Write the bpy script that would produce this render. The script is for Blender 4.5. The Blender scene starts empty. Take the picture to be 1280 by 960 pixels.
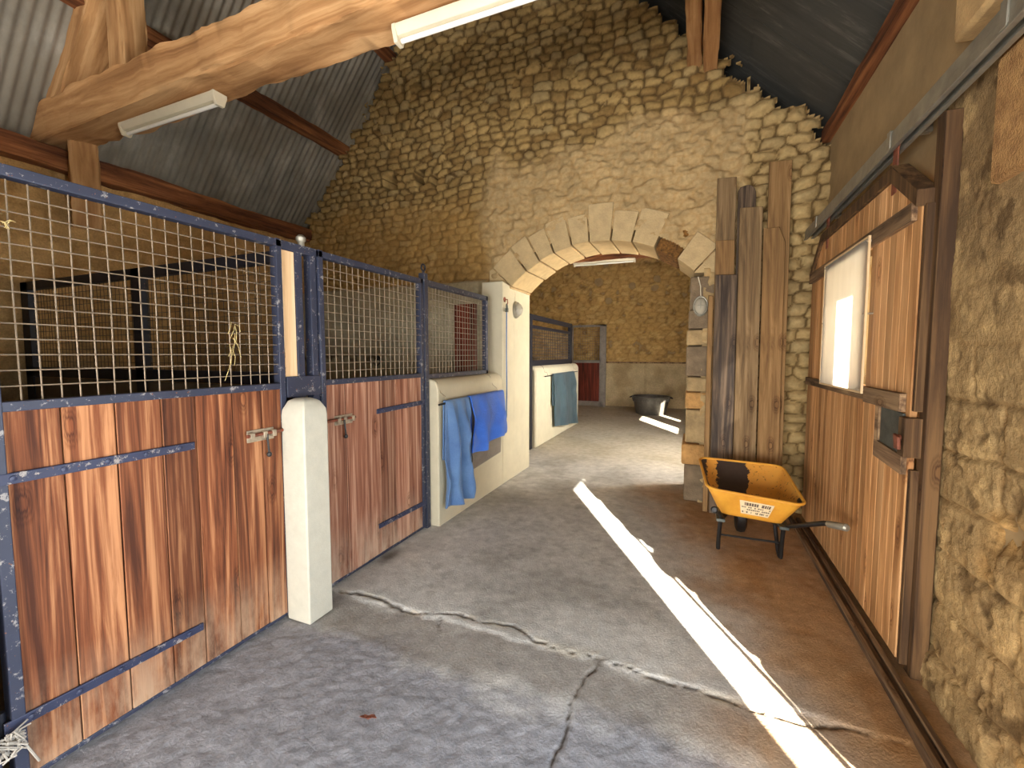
import bpy, bmesh, math, random
import numpy as np
from mathutils import Vector, Matrix
random.seed(7)
PI = math.pi
SC = bpy.context.scene
COL = SC.collection

# ------------------------------------------------------------------ helpers
def lin(r, g, b):
    f = lambda c: (c/255/12.92) if c/255 <= 0.04045 else ((c/255+0.055)/1.055)**2.4
    return (f(r), f(g), f(b), 1.0)

class MB:
    """collects shapes, then links them as ONE mesh object"""
    def __init__(s): s.v = []; s.f = []; s.m = []
    def add(s, vs, fs, mi=0):
        n = len(s.v); s.v += [tuple(v) for v in vs]
        s.f += [tuple(i+n for i in f) for f in fs]; s.m += [mi]*len(fs); return s
    def box(s, x0, x1, y0, y1, z0, z1, mi=0):
        x0, x1 = min(x0, x1), max(x0, x1); y0, y1 = min(y0, y1), max(y0, y1); z0, z1 = min(z0, z1), max(z0, z1)
        vs = [(x0,y0,z0),(x1,y0,z0),(x1,y1,z0),(x0,y1,z0),(x0,y0,z1),(x1,y0,z1),(x1,y1,z1),(x0,y1,z1)]
        return s.add(vs, [(0,3,2,1),(4,5,6,7),(0,1,5,4),(1,2,6,5),(2,3,7,6),(3,0,4,7)], mi)
    def hexa(s, vs, mi=0):
        return s.add(vs, [(0,3,2,1),(4,5,6,7),(0,1,5,4),(1,2,6,5),(2,3,7,6),(3,0,4,7)], mi)
    def prism(s, poly, axis, a0, a1, mi=0):
        """poly: 2D points in the two other axes (in x,y,z order), extruded along axis"""
        def p(q, a):
            return (a,q[0],q[1]) if axis == 'x' else (q[0],a,q[1]) if axis == 'y' else (q[0],q[1],a)
        n = len(poly); vs = [p(q, a0) for q in poly]+[p(q, a1) for q in poly]
        fs = [tuple(range(n))[::-1], tuple(range(n, 2*n))]+[(i,(i+1)%n,n+(i+1)%n,n+i) for i in range(n)]
        return s.add(vs, fs, mi)
    def tube(s, pts, r, seg=8, mi=0, caps=True):
        pts = [Vector(p) for p in pts]; n = len(pts); rr = r if isinstance(r, (list, tuple)) else [r]*n
        up = None; rings = []
        for i, p in enumerate(pts):
            d = (pts[min(i+1, n-1)]-pts[max(i-1, 0)]).normalized()
            if up is None:
                up = d.cross(Vector((0.31, 0.2, 0.93))).normalized()
                if up.length < .1: up = d.cross(Vector((1,0,0))).normalized()
            up = (up-d*up.dot(d)).normalized(); w = d.cross(up)
            off = PI/4 if seg == 4 else 0
            rings.append([p+(up*math.cos(2*PI*k/seg+off)+w*math.sin(2*PI*k/seg+off))*rr[i] for k in range(seg)])
        vs = [v for R in rings for v in R]; fs = []
        for i in range(n-1):
            for k in range(seg):
                a = i*seg+k; b = i*seg+(k+1) % seg
                fs.append((a, b, b+seg, a+seg))
        if caps: fs += [tuple(range(seg))[::-1], tuple(range((n-1)*seg, n*seg))]
        return s.add(vs, fs, mi)
    def lathe(s, prof, c, seg=40, mi=0, axis='z', sx=1, sy=1):
        """prof: (radius, height) pairs"""
        vs = []; n = len(prof)
        for r, h in prof:
            for k in range(seg):
                a = 2*PI*k/seg; q = (r*sx*math.cos(a), r*sy*math.sin(a), h)
                if axis == 'x': q = (q[2], q[0], q[1])
                if axis == 'y': q = (q[0], -q[2], q[1])
                vs.append((c[0]+q[0], c[1]+q[1], c[2]+q[2]))
        fs = [(i*seg+k, i*seg+(k+1) % seg, (i+1)*seg+(k+1) % seg, (i+1)*seg+k) for i in range(n-1) for k in range(seg)]
        if prof[0][0] > 1e-5: fs.append(tuple(range(seg))[::-1])
        if prof[-1][0] > 1e-5: fs.append(tuple(range((n-1)*seg, n*seg)))
        return s.add(vs, fs, mi)
    def build(s, name, mat, parent=None, bevel=0, smooth=True, angle=40, solid=0, sub=0):
        me = bpy.data.meshes.new(name); me.from_pydata(s.v, [], s.f)
        for m in (mat if isinstance(mat, (list, tuple)) else [mat]): me.materials.append(m)
        if any(s.m): me.polygons.foreach_set('material_index', s.m)
        bm = bmesh.new(); bm.from_mesh(me); bmesh.ops.recalc_face_normals(bm, faces=bm.faces); bm.to_mesh(me); bm.free()
        if smooth:
            me.polygons.foreach_set('use_smooth', [True]*len(me.polygons)); me.set_sharp_from_angle(angle=math.radians(angle))
        o = bpy.data.objects.new(name, me); COL.objects.link(o)
        if bevel:
            b = o.modifiers.new('bevel', 'BEVEL'); b.width = bevel; b.segments = 2; b.limit_method = 'ANGLE'; b.angle_limit = math.radians(35)
        if sub:
            b = o.modifiers.new('sub', 'SUBSURF'); b.levels = b.render_levels = sub
        if solid:
            b = o.modifiers.new('solid', 'SOLIDIFY'); b.thickness = solid; b.offset = 0
        adopt(o, parent)
        return o

def adopt(o, parent):
    if parent is not None:
        o.parent = parent; o.matrix_parent_inverse = Matrix.Translation(-Vector(parent['_w']) if '_w' in parent else Vector())

def tag(o, label, cat, group=None):
    o['label'] = label; o['category'] = cat
    if group: o['group'] = group
    return o
def thing(name, label, cat, loc, group=None):
    o = bpy.data.objects.new(name, None); COL.objects.link(o); o.location = loc; o['_w'] = tuple(loc)
    return tag(o, label, cat, group)
def struct(o): o['kind'] = 'structure'; return o
def box(name, b, mat, parent=None, bevel=0): return MB().box(*b).build(name, mat, parent, bevel)

# ------------------------------------------------------------------ numpy noise
def h2(i, j, s):
    n = (i.astype(np.int64)*374761393+j.astype(np.int64)*668265263+s*974634541) & 0xffffffff
    n = ((n ^ (n >> 13))*1274126177) & 0xffffffff
    n = ((n ^ (n >> 16))*2246822519) & 0xffffffff
    return ((n ^ (n >> 15)) & 0xffffff)/float(0x1000000)
def vnoise(x, y, s):
    i = np.floor(x); j = np.floor(y); fx = x-i; fy = y-j
    fx = fx*fx*(3-2*fx); fy = fy*fy*(3-2*fy)
    a, b, c, d = h2(i, j, s), h2(i+1, j, s), h2(i, j+1, s), h2(i+1, j+1, s)
    return (a*(1-fx)+b*fx)*(1-fy)+(c*(1-fx)+d*fx)*fy
def fbm(x, y, s, o=4):
    t = 0; a = .5; n = 0
    for k in range(o):
        t = t+a*vnoise(x*2**k, y*2**k, s+k*17); n += a; a *= .5
    return t/n
def sm(x, a, b):
    t = np.clip((x-a)/(b-a), 0, 1); return t*t*(3-2*t)
def stones(u, v, su, sv, jit, s, pw=2.0):
    """rubble: (border distance m, random per stone, stone centre v, second random)"""
    a = u/su; b = v/sv; r0 = np.floor(b)
    best = [np.full(a.shape, 9e9), np.full(a.shape, 9e9)]
    P1 = np.zeros(a.shape+(2,)); P2 = np.zeros(a.shape+(2,)); I = np.zeros(a.shape); J = np.zeros(a.shape); cv = np.zeros(a.shape)
    for dj in (-1, 0, 1):
        r = r0+dj; off = .5*np.mod(r, 2)+h2(r, r*0, s+3)*.4
        c0 = np.floor(a-off)
        for di in (-2, -1, 0, 1, 2):
            c = c0+di
            px = c+off+.5+(h2(c, r, s)-.5)*jit; py = r+.5+(h2(c, r, s+1)-.5)*jit*(.9 if pw == 2 else .5)
            d = (np.abs(a-px)**pw+np.abs((b-py)*1.05)**pw)
            n1 = d < best[0]; n2 = (~n1) & (d < best[1])
            best[1] = np.where(n1, best[0], np.where(n2, d, best[1]))
            for k, q in ((0, px), (1, py)):
                P2[..., k] = np.where(n1, P1[..., k], np.where(n2, q, P2[..., k])); P1[..., k] = np.where(n1, q, P1[..., k])
            best[0] = np.where(n1, d, best[0])
            I = np.where(n1, c, I); J = np.where(n1, r, J); cv = np.where(n1, py*sv, cv)
    dd = np.hypot(P1[..., 0]-P2[..., 0], P1[..., 1]-P2[..., 1])+1e-6
    bd = (best[1]-best[0])/(2*dd)*min(su, sv) if pw == 2 else (best[1]**(1/pw)-best[0]**(1/pw))*.62*min(su, sv)
    return bd, h2(I, J, s+7), cv, h2(I, J, s+8), (a-P1[..., 0])*su, (b-P1[..., 1])*sv
def mixc(a, b, t): return a*(1-t[..., None])+np.array(b)[None, None, :]*t[..., None]
def L3(r, g, b): return np.array(lin(r, g, b)[:3])
def grid_obj(name, P, C, mat, keep=None, parent=None):
    """P: (n,m,3) points, C: (n,m,3) linear colours, keep: (n-1,m-1) faces kept"""
    n, m = P.shape[:2]
    idx = np.arange(n*m).reshape(n, m)
    F = np.stack([idx[:-1, :-1], idx[1:, :-1], idx[1:, 1:], idx[:-1, 1:]], -1).reshape(-1, 4)
    if keep is not None: F = F[keep.reshape(-1)]
    used = np.unique(F); remap = np.zeros(n*m, int); remap[used] = np.arange(len(used)); F = remap[F]
    V = P.reshape(-1, 3)[used]; CC = C.reshape(-1, 3)[used]
    me = bpy.data.meshes.new(name); me.vertices.add(len(V)); me.vertices.foreach_set('co', V.ravel())
    me.loops.add(F.size); me.loops.foreach_set('vertex_index', F.ravel().astype(np.int32))
    me.polygons.add(len(F)); me.polygons.foreach_set('loop_start', (np.arange(len(F))*4).astype(np.int32))
    me.update(calc_edges=True)
    at = me.color_attributes.new('Col', 'FLOAT_COLOR', 'POINT')
    at.data.foreach_set('color', np.concatenate([CC, np.ones((len(CC), 1))], 1).ravel())
    me.polygons.foreach_set('use_smooth', [True]*len(F)); me.materials.append(mat)
    o = bpy.data.objects.new(name, me); COL.objects.link(o); adopt(o, parent)
    return o

# ------------------------------------------------------------------ materials
class NT:
    def __init__(s, name):
        s.mat = bpy.data.materials.new(name); s.mat.use_nodes = True; s.n = s.mat.node_tree.nodes; s.l = s.mat.node_tree.links
        s.b = s.n['Principled BSDF']; s.out = s.n['Material Output']
        s.tc = s.n.new('ShaderNodeTexCoord')
    def node(s, t, **k):
        o = s.n.new(t)
        for a, b in k.items():
            if a.startswith('i_'): o.inputs[a[2:].replace('_', ' ')].default_value = b
            else: setattr(o, a, b)
        return o
    def link(s, a, b): s.l.new(a, b)
    def coords(s, scale=(1,1,1), rot=(0,0,0), island=False):
        mp = s.node('ShaderNodeMapping'); mp.inputs['Scale'].default_value = scale; mp.inputs['Rotation'].default_value = rot
        src = s.tc.outputs['Object']
        if island:
            g = s.node('ShaderNodeNewGeometry'); m = s.node('ShaderNodeMath', operation='MULTIPLY'); m.inputs[1].default_value = 37.3
            s.link(g.outputs['Random Per Island'], m.inputs[0])
            v = s.node('ShaderNodeVectorMath', operation='ADD'); s.link(src, v.inputs[0]); s.link(m.outputs[0], v.inputs[1]); src = v.outputs[0]
        s.link(src, mp.inputs['Vector']); return mp.outputs[0]
    def noise(s, vec, scale=5, detail=6, rough=.6, dist=0):
        o = s.node('ShaderNodeTexNoise'); o.inputs['Scale'].default_value = scale; o.inputs['Detail'].default_value = detail
        o.inputs['Roughness'].default_value = rough; o.inputs['Distortion'].default_value = dist
        s.link(vec, o.inputs['Vector']); return o.outputs['Fac']
    def ramp(s, fac, stops, interp='LINEAR'):
        o = s.node('ShaderNodeValToRGB'); e = o.color_ramp.elements; o.color_ramp.interpolation = interp
        while len(e) < len(stops): e.new(.5)
        for k, (p, c) in enumerate(stops): e[k].position = p; e[k].color = c if len(c) == 4 else (*c, 1)
        s.link(fac, o.inputs[0]); return o.outputs[0]
    def mix(s, fac, a, b, mode='MIX'):
        o = s.node('ShaderNodeMix', data_type='RGBA', blend_type=mode)
        for i, q in ((0, fac), (6, a), (7, b)):
            if hasattr(q, 'is_output'): s.link(q, o.inputs[i])
            else: o.inputs[i].default_value = q
        return o.outputs[2]
    def bump(s, h, strength=.5, dist=.01):
        o = s.node('ShaderNodeBump'); o.inputs['Strength'].default_value = strength; o.inputs['Distance'].default_value = dist
        s.link(h, o.inputs['Height']); s.link(o.outputs[0], s.b.inputs['Normal'])
    def done(s, col=None, rough=.8, metal=0, spec=None):
        if col is not None:
            if hasattr(col, 'is_output'): s.link(col, s.b.inputs['Base Color'])
            else: s.b.inputs['Base Color'].default_value = col
        if hasattr(rough, 'is_output'): s.link(rough, s.b.inputs['Roughness'])
        else: s.b.inputs['Roughness'].default_value = rough
        s.b.inputs['Metallic'].default_value = metal
        if spec is not None: s.b.inputs['Specular IOR Level'].default_value = spec
        return s.mat
W1 = (1,1,1,1); K1 = (0,0,0,1)

def m_attr(name, scale=30, var=.25, bump=.5, dist=.01, rough=.9, detail=8, fine=None):
    t = NT(name); a = t.node('ShaderNodeAttribute', attribute_name='Col')
    v = t.coords(); n = t.noise(v, scale, detail, .65); n2 = t.noise(v, scale*.13, 4, .6)
    c = t.mix(1, a.outputs['Color'], t.ramp(n, [(.25, (1-var,)*3), (.75, (1+var,)*3)]), 'MULTIPLY')
    c = t.mix(1, c, t.ramp(n2, [(.3, (1-var*.8,)*3), (.7, (1+var*.6,)*3)]), 'MULTIPLY')
    t.bump(n, bump, dist)
    return t.done(c, rough, spec=.25)

def m_plain(name, c, var=.15, scale=8, rough=.8, bump=.15, metal=0, c2=None, dist=.005, spec=None):
    t = NT(name); v = t.coords(); n = t.noise(v, scale, 8, .65); n2 = t.noise(v, scale*7, 4, .6)
    a = lin(*c); b = lin(*c2) if c2 else tuple(x*(1-var*1.6) for x in a[:3])+(1,)
    col = t.ramp(n, [(.33, b), (.66, a)])
    t.bump(n2, bump, dist)
    return t.done(col, rough, metal, spec)

def m_wood(name, dark, mid, light, axis='z', rough=.75, scale=1, knots=True, contrast=1, bump=.35, worn=None, kk=10, foot=None):
    """grain runs along axis in object space"""
    t = NT(name)
    k = kk*scale; lo = .75*scale
    sc = {'x': (lo, k, k), 'y': (k, lo, k), 'z': (k, k, lo)}[axis]
    v = t.coords(sc, island=True)
    n = t.noise(v, 1.0, 9, .62, .9)
    sc2 = {'x': (lo*2.5, k*8, k*8), 'y': (k*8, lo*2.5, k*8), 'z': (k*8, k*8, lo*2.5)}[axis]
    f = t.noise(t.coords(sc2, island=True), 1.0, 5, .7)
    w = t.node('ShaderNodeMath', operation='SINE'); mm = t.node('ShaderNodeMath', operation='MULTIPLY'); mm.inputs[1].default_value = 60
    big = t.noise(t.coords(tuple(q*.35 for q in sc), island=True), 1.0, 2, .4, .5)
    t.link(big, mm.inputs[0]); t.link(mm.outputs[0], w.inputs[0])
    wv = t.node('ShaderNodeMapRange'); wv.inputs[1].default_value = -1; wv.inputs[2].default_value = 1
    t.link(w.outputs[0], wv.inputs[0])
    h = t.node('ShaderNodeMath', operation='MULTIPLY_ADD'); h.inputs[1].default_value = .13*contrast; t.link(wv.outputs[0], h.inputs[0]); t.link(n, h.inputs[2])
    h2_ = t.node('ShaderNodeMath', operation='MULTIPLY_ADD'); h2_.inputs[1].default_value = .42*contrast; t.link(f, h2_.inputs[0]); t.link(h.outputs[0], h2_.inputs[2])
    mid_p = .5+.065*contrast+.21*contrast
    sp = .17
    col = t.ramp(h2_.outputs[0], [(mid_p-sp, lin(*dark)), (mid_p, lin(*mid)), (mid_p+sp, lin(*light))])
    g = t.node('ShaderNodeNewGeometry')
    col = t.mix(1, col, t.ramp(g.outputs['Random Per Island'], [(0, (.72,.70,.68)), (.5, (1,1,1)), (1, (1.22,1.2,1.2))]), 'MULTIPLY')
    if knots:
        sx0 = t.node('ShaderNodeSeparateXYZ'); t.link(t.coords((1, 1, 1), island=True), sx0.inputs[0])
        P_ = {'x': ('X', 'Y', 'Z'), 'y': ('Y', 'X', 'Z'), 'z': ('Z', 'X', 'Y')}[axis]
        su_ = t.node('ShaderNodeMath', operation='ADD'); t.link(sx0.outputs[P_[1]], su_.inputs[0]); t.link(sx0.outputs[P_[2]], su_.inputs[1])
        cb = t.node('ShaderNodeCombineXYZ'); t.link(su_.outputs[0], cb.inputs[0]); t.link(sx0.outputs[P_[0]], cb.inputs[1])
        mp = t.node('ShaderNodeMapping'); mp.inputs['Scale'].default_value = (4.6, 1.9, 1); t.link(cb.outputs[0], mp.inputs['Vector'])
        vo = t.node('ShaderNodeTexVoronoi', feature='F1', voronoi_dimensions='2D'); vo.inputs['Scale'].default_value = 1.0; t.link(mp.outputs[0], vo.inputs['Vector'])
        kd = t.node('ShaderNodeMath', operation='MULTIPLY_ADD'); kd.inputs[1].default_value = .12; t.link(f, kd.inputs[0]); t.link(vo.outputs['Distance'], kd.inputs[2])
        kn = t.ramp(kd.outputs[0], [(.11, (.95,.88,.82)), (.125, (.34,.26,.22)), (.15, (.8,.76,.72)), (.165, (.55,.48,.42)), (.19, (.95,.93,.9)), (.205, (.72,.66,.6)), (.24, W1)])
        pick = t.node('ShaderNodeSeparateColor'); t.link(vo.outputs['Color'], pick.inputs[0])
        col = t.mix(t.ramp(pick.outputs[0], [(.45, K1), (.5, W1)]), col, t.mix(1, col, kn, 'MULTIPLY'))
    if worn:
        wn = t.noise(t.coords((1.5,1.5,1.5)), 2.2, 6, .7)
        col = t.mix(t.ramp(wn, [(.5, K1), (.72, (.75,)*3)]), col, lin(*worn))
    if foot:
        sx = t.node('ShaderNodeSeparateXYZ'); t.link(t.tc.outputs['Object'], sx.inputs[0])
        mr = t.node('ShaderNodeMapRange'); mr.inputs[1].default_value = .42; mr.inputs[2].default_value = -.02; t.link(sx.outputs['Z'], mr.inputs[0])
        fm = t.node('ShaderNodeMath', operation='MULTIPLY'); t.link(mr.outputs[0], fm.inputs[0]); t.link(t.ramp(t.noise(t.coords((9, 9, 3)), 1.0, 6, .7), [(.35, K1), (.65, W1)]), fm.inputs[1])
        col = t.mix(fm.outputs[0], col, lin(*foot))
    t.bump(h2_.outputs[0], bump, .006)
    return t.done(col, rough, spec=.3)

def m_paint(name, c, chip, amount=.6, rough=.5, under=(120, 75, 50)):
    t = NT(name); v = t.coords(); n = t.noise(v, 22, 9, .78); n2 = t.noise(v, 60, 4, .6); n3 = t.noise(v, 5, 4, .6)
    col = t.mix(t.ramp(n, [(amount, K1), (amount+.03, W1)]), t.mix(n3, lin(*c), tuple(x*1.9 for x in lin(*c)[:3])+(1,)), lin(*chip))
    col = t.mix(t.ramp(n2, [(.68, K1), (.70, W1)]), col, lin(*under))
    t.bump(n, .3, .003)
    return t.done(col, rough)

M = {}
M['stone'] = m_attr('rubble_stone', 26, .22, .55, .014)
M['floor'] = m_attr('concrete_floor', 85, .24, .7, .007, .85)
M['block'] = m_attr('ashlar_block', 60, .28, .8, .012)
M['render'] = m_plain('lime_render', (200, 191, 164), .07, 5, .9, .22, dist=.004)
M['post'] = m_plain('concrete_post', (190, 185, 168), .07, 14, .9, .3, dist=.004)
M['voussoir'] = m_plain('arch_stone', (200, 174, 128), .14, 9, .92, .6, dist=.012)
M['backing'] = m_plain('wall_core', (120, 92, 52), .25, 9, .95, .6, dist=.02)
M['jamb'] = m_plain('jamb_stone', (186, 158, 112), .28, 7, .92, .7, dist=.014)
M['jamb2'] = m_plain('jamb_stone_orange', (210, 160, 96), .3, 9, .92, .8, dist=.02)
M['jamb3'] = m_plain('jamb_stone_grey', (138, 118, 92), .25, 9, .92, .7, dist=.014)
M['core'] = m_plain('crumbled_stone', (196, 138, 66), .5, 26, .95, 1.0, dist=.04)
M['plaster'] = m_plain('old_plaster', (168, 142, 100), .18, 4, .9, .3)
M['lintel'] = m_plain('lintel_block', (196, 152, 94), .3, 14, .92, .7, dist=.02, c2=(150, 108, 62))
M['padstone'] = m_plain('padstone', (206, 170, 116), .2, 12, .9, .5)
M['oak'] = m_wood('hewn_oak', (132, 92, 56), (164, 122, 78), (190, 150, 104), 'x', .9, .8, knots=False, contrast=.45, bump=.6)
M['oakd'] = m_wood('dark_timber', (62, 34, 18), (112, 66, 36), (150, 98, 58), 'x', .85, .8, knots=False)
M['door'] = m_wood('red_brown_boards', (70, 36, 20), (118, 68, 40), (174, 122, 82), 'z', .7, 1.0, contrast=.85, kk=19, foot=(182, 150, 120))
M['door2'] = m_wood('faded_red_boards', (100, 60, 44), (142, 96, 74), (186, 146, 120), 'z', .75, 1.0, contrast=.7, kk=19, foot=(186, 162, 138))
M['pine'] = m_wood('pine_matchboard', (150, 104, 62), (188, 140, 90), (210, 164, 114), 'z', .7, 1.1, contrast=.5)
M['ledge'] = m_wood('grey_brown_ledge', (76, 58, 42), (122, 96, 70), (160, 132, 98), 'y', .8)
M['stile'] = m_wood('door_stile', (60, 42, 26), (86, 62, 38), (114, 86, 54), 'z', .75)
M['plankg'] = m_wood('weathered_plank', (84, 66, 44), (118, 96, 66), (148, 124, 90), 'z', .75, 1.3, contrast=.6)
M['plankd'] = m_wood('dark_plank', (46, 36, 28), (74, 60, 46), (110, 92, 72), 'z', .6, 1.4, contrast=.9)
M['plankb'] = m_wood('brown_plank', (98, 72, 42), (130, 100, 62), (156, 124, 82), 'z', .75, 1.3, contrast=.5)
M['ply'] = m_wood('pale_timber', (196, 156, 112), (222, 186, 142), (236, 206, 166), 'z', .8, .8, contrast=.5)
M['redboard'] = m_wood('red_board', (66, 24, 14), (104, 40, 24), (130, 58, 38), 'z', .6, .9, contrast=.6, knots=False)
M['blue'] = m_paint('navy_paint', (37, 41, 56), (140, 136, 134), .575)
M['blued'] = m_paint('dark_navy_paint', (16, 17, 26), (84, 78, 74), .70)
M['strap'] = m_paint('worn_navy_strap', (36, 41, 62), (150, 142, 136), .57)
M['wire'] = m_plain('galvanised_wire', (150, 132, 110), .2, 20, .5, .1, metal=.3)
M['wired'] = m_plain('dull_wire', (84, 72, 56), .2, 20, .6, .1, metal=.3)
M['galv'] = m_plain('galvanised_steel', (166, 162, 148), .2, 10, .45, .1, metal=.6)
M['iron'] = m_plain('rusty_bolt', (150, 84, 60), .4, 26, .6, .3, metal=.3, c2=(96, 58, 44))
M['zinc'] = m_plain('dull_zinc', (176, 160, 136), .25, 26, .55, .2, metal=.4)
M['steel'] = m_plain('blue_grey_plate', (92, 98, 94), .35, 14, .45, .2, metal=.5)
M['black'] = m_plain('black_rubber', (30, 28, 27), .3, 18, .5, .2)
M['tubblk'] = m_plain('tub_rubber', (84, 80, 74), .3, 14, .4, .15)
M['white'] = m_plain('enamel_white', (216, 206, 180), .05, 6, .5, .05)
M['tubewhite'] = m_plain('tube_glass', (245, 242, 232), .02, 6, .2, .0)
M['grey_gate'] = m_plain('grey_gate_paint', (150, 142, 132), .2, 10, .6, .1)
M['darksheet'] = None

def m_roofflat():
    t = NT('dark_roof_sheet'); v = t.coords((8, .9, 8), (0, 0, 0)); n = t.noise(t.coords((1.2, 9, 1.2)), 1.0, 8, .7, .4); n2 = t.noise(t.coords(), 2.2, 6, .6)
    col = t.ramp(n, [(.3, lin(48, 47, 43)), (.55, lin(68, 67, 61)), (.75, lin(120, 117, 106))])
    col = t.mix(t.ramp(n2, [(.35, (.55,)*3), (.65, K1)]), col, lin(60, 60, 56))
    t.bump(n, .3, .01); return t.done(col, .85)
M['roofflat'] = m_roofflat()
def m_corr():
    t = NT('corrugated_cement'); n = t.noise(t.coords((2, 5, 2)), 1.0, 8, .7, .3); n2 = t.noise(t.coords(), 1.3, 5, .6); n3 = t.noise(t.coords(), 26, 4, .6)
    col = t.ramp(n, [(.3, lin(100, 95, 85)), (.55, lin(140, 134, 122)), (.75, lin(172, 166, 152))])
    col = t.mix(t.ramp(n2, [(.4, (.7,)*3), (.62, K1)]), col, lin(108, 98, 82))
    g = t.node('ShaderNodeNewGeometry')
    col = t.mix(1, col, t.ramp(g.outputs['Random Per Island'], [(0, (.85,.85,.84)), (1, (1.1,1.1,1.1))]), 'MULTIPLY')
    t.bump(n3, .3, .004); return t.done(col, .9)
M['corr'] = m_corr()
def m_cloth(name, c, c2, rough=.7, scale=4, weave=160):
    t = NT(name); v = t.coords(); n = t.noise(v, scale, 6, .6); w = t.noise(v, weave, 2, .5); cr = t.noise(v, 22, 6, .6, .8)
    col = t.ramp(n, [(.3, lin(*c2)), (.7, lin(*c))]); t.bump(t.mix(.6, w, cr), .7, .016)
    t.b.inputs['Sheen Weight'].default_value = .2
    return t.done(col, rough)
M['rug'] = m_cloth('slate_blue_rug', (92, 128, 172), (64, 98, 146))
M['tarp'] = m_cloth('bright_blue_sheet', (40, 108, 214), (24, 84, 188), .6)
M['mat'] = m_cloth('grey_brown_mat', (126, 115, 100), (104, 94, 82))
M['teal'] = m_cloth('teal_rug', (58, 86, 96), (36, 56, 68), .45)
def m_glass():
    t = NT('lamp_glass'); t.b.inputs['Transmission Weight'].default_value = .55; t.b.inputs['IOR'].default_value = 1.3
    return t.done(lin(232, 224, 204), .25)
M['glass'] = m_glass()
def m_sheet(name, tint):
    t = NT(name); tr = t.node('ShaderNodeBsdfTransparent'); tl = t.node('ShaderNodeBsdfTranslucent'); gl = t.node('ShaderNodeBsdfDiffuse')
    n = t.noise(t.coords((1, 5, 1)), 2.0, 5, .6)
    tl.inputs[0].default_value = lin(*tint); gl.inputs[0].default_value = lin(236, 232, 222)
    tr.inputs[0].default_value = (.95, .95, .97, 1)
    a = t.node('ShaderNodeMixShader'); b = t.node('ShaderNodeMixShader')
    t.link(t.ramp(n, [(.3, (.74,)*3), (.7, (.88,)*3)]), a.inputs[0]); t.link(tr.outputs[0], a.inputs[1]); t.link(tl.outputs[0], a.inputs[2])
    b.inputs[0].default_value = .22; t.link(a.outputs[0], b.inputs[1]); t.link(gl.outputs[0], b.inputs[2])
    t.link(b.outputs[0], t.out.inputs[0]); return t.mat
M['sheet'] = m_sheet('polycarbonate_sheet', (222, 219, 212)); M['sheet2'] = m_sheet('dimming_sheet', (176, 171, 160))  # second tint is darker, to dim the sun through the added outer sheet
M['sheetedge'] = m_plain('sheet_edge', (226, 196, 150), .1, 10, .5, .05)
M['print'] = m_plain('sticker_print', (110, 92, 78), .2, 30, .7, 0)
M['sticker'] = m_plain('sticker_paper', (238, 218, 178), .1, 30, .6, 0)
M['yellow'] = m_plain('yellow_paint', (226, 166, 58), .12, 7, .55, .1, c2=(208, 142, 46))
def m_tray():
    t = NT('worn_tray_inside'); a = t.node('ShaderNodeAttribute', attribute_name='Col'); v = t.coords()
    n = t.noise(v, 15, 8, .7); s = t.node('ShaderNodeSeparateColor'); t.link(a.outputs['Color'], s.inputs[0])
    ad = t.node('ShaderNodeMath', operation='MULTIPLY_ADD'); ad.inputs[1].default_value = 1.1; t.link(n, ad.inputs[0]); t.link(s.outputs[0], ad.inputs[2])
    f = t.ramp(ad.outputs[0], [(.99, K1), (1.01, W1)])
    n2 = t.noise(v, 40, 5, .6)
    y = t.mix(t.ramp(n2, [(.60, K1), (.66, W1)]), t.mix(n, lin(228, 158, 48), lin(206, 150, 72)), lin(120, 80, 36))
    col = t.mix(f, y, t.mix(n, lin(66, 50, 40), lin(46, 34, 28))); t.bump(n2, .3, .004)
    return t.done(col, .7)
M['tray'] = m_tray()
M['straw'] = m_plain('straw', (206, 182, 120), .2, 20, .8, .1)
M['twine'] = m_plain('baler_twine', (176, 168, 156), .2, 30, .9, .3)
M['yard'] = m_plain('gravel_yard', (196, 186, 164), .2, 20, .95, .4)
M['dirt'] = m_plain('stable_floor', (112, 92, 62), .3, 12, .95, .5)
M['bedding'] = m_plain('partition_board', (116, 102, 82), .2, 4, .8, .2, c2=(88, 74, 56))

# ------------------------------------------------------------------ camera
cam = bpy.data.cameras.new('camera'); co = bpy.data.objects.new('camera', cam); COL.objects.link(co)
cam.sensor_width = 36; cam.lens = 36*550/1280; cam.clip_start = .02
co.location = (0, 0, 1.55); co.rotation_euler = (math.radians(90-3.8486), 0, math.radians(22.6478))
SC.camera = co

# ------------------------------------------------------------------ roof lines
ZL = lambda x: 3.4+1.28*(x+5.5)
ZR = lambda x: 4.61-.97*(x-.12)
APX = (4.61+.97*.12-3.4-1.28*5.5)/(1.28+.97)

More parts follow.
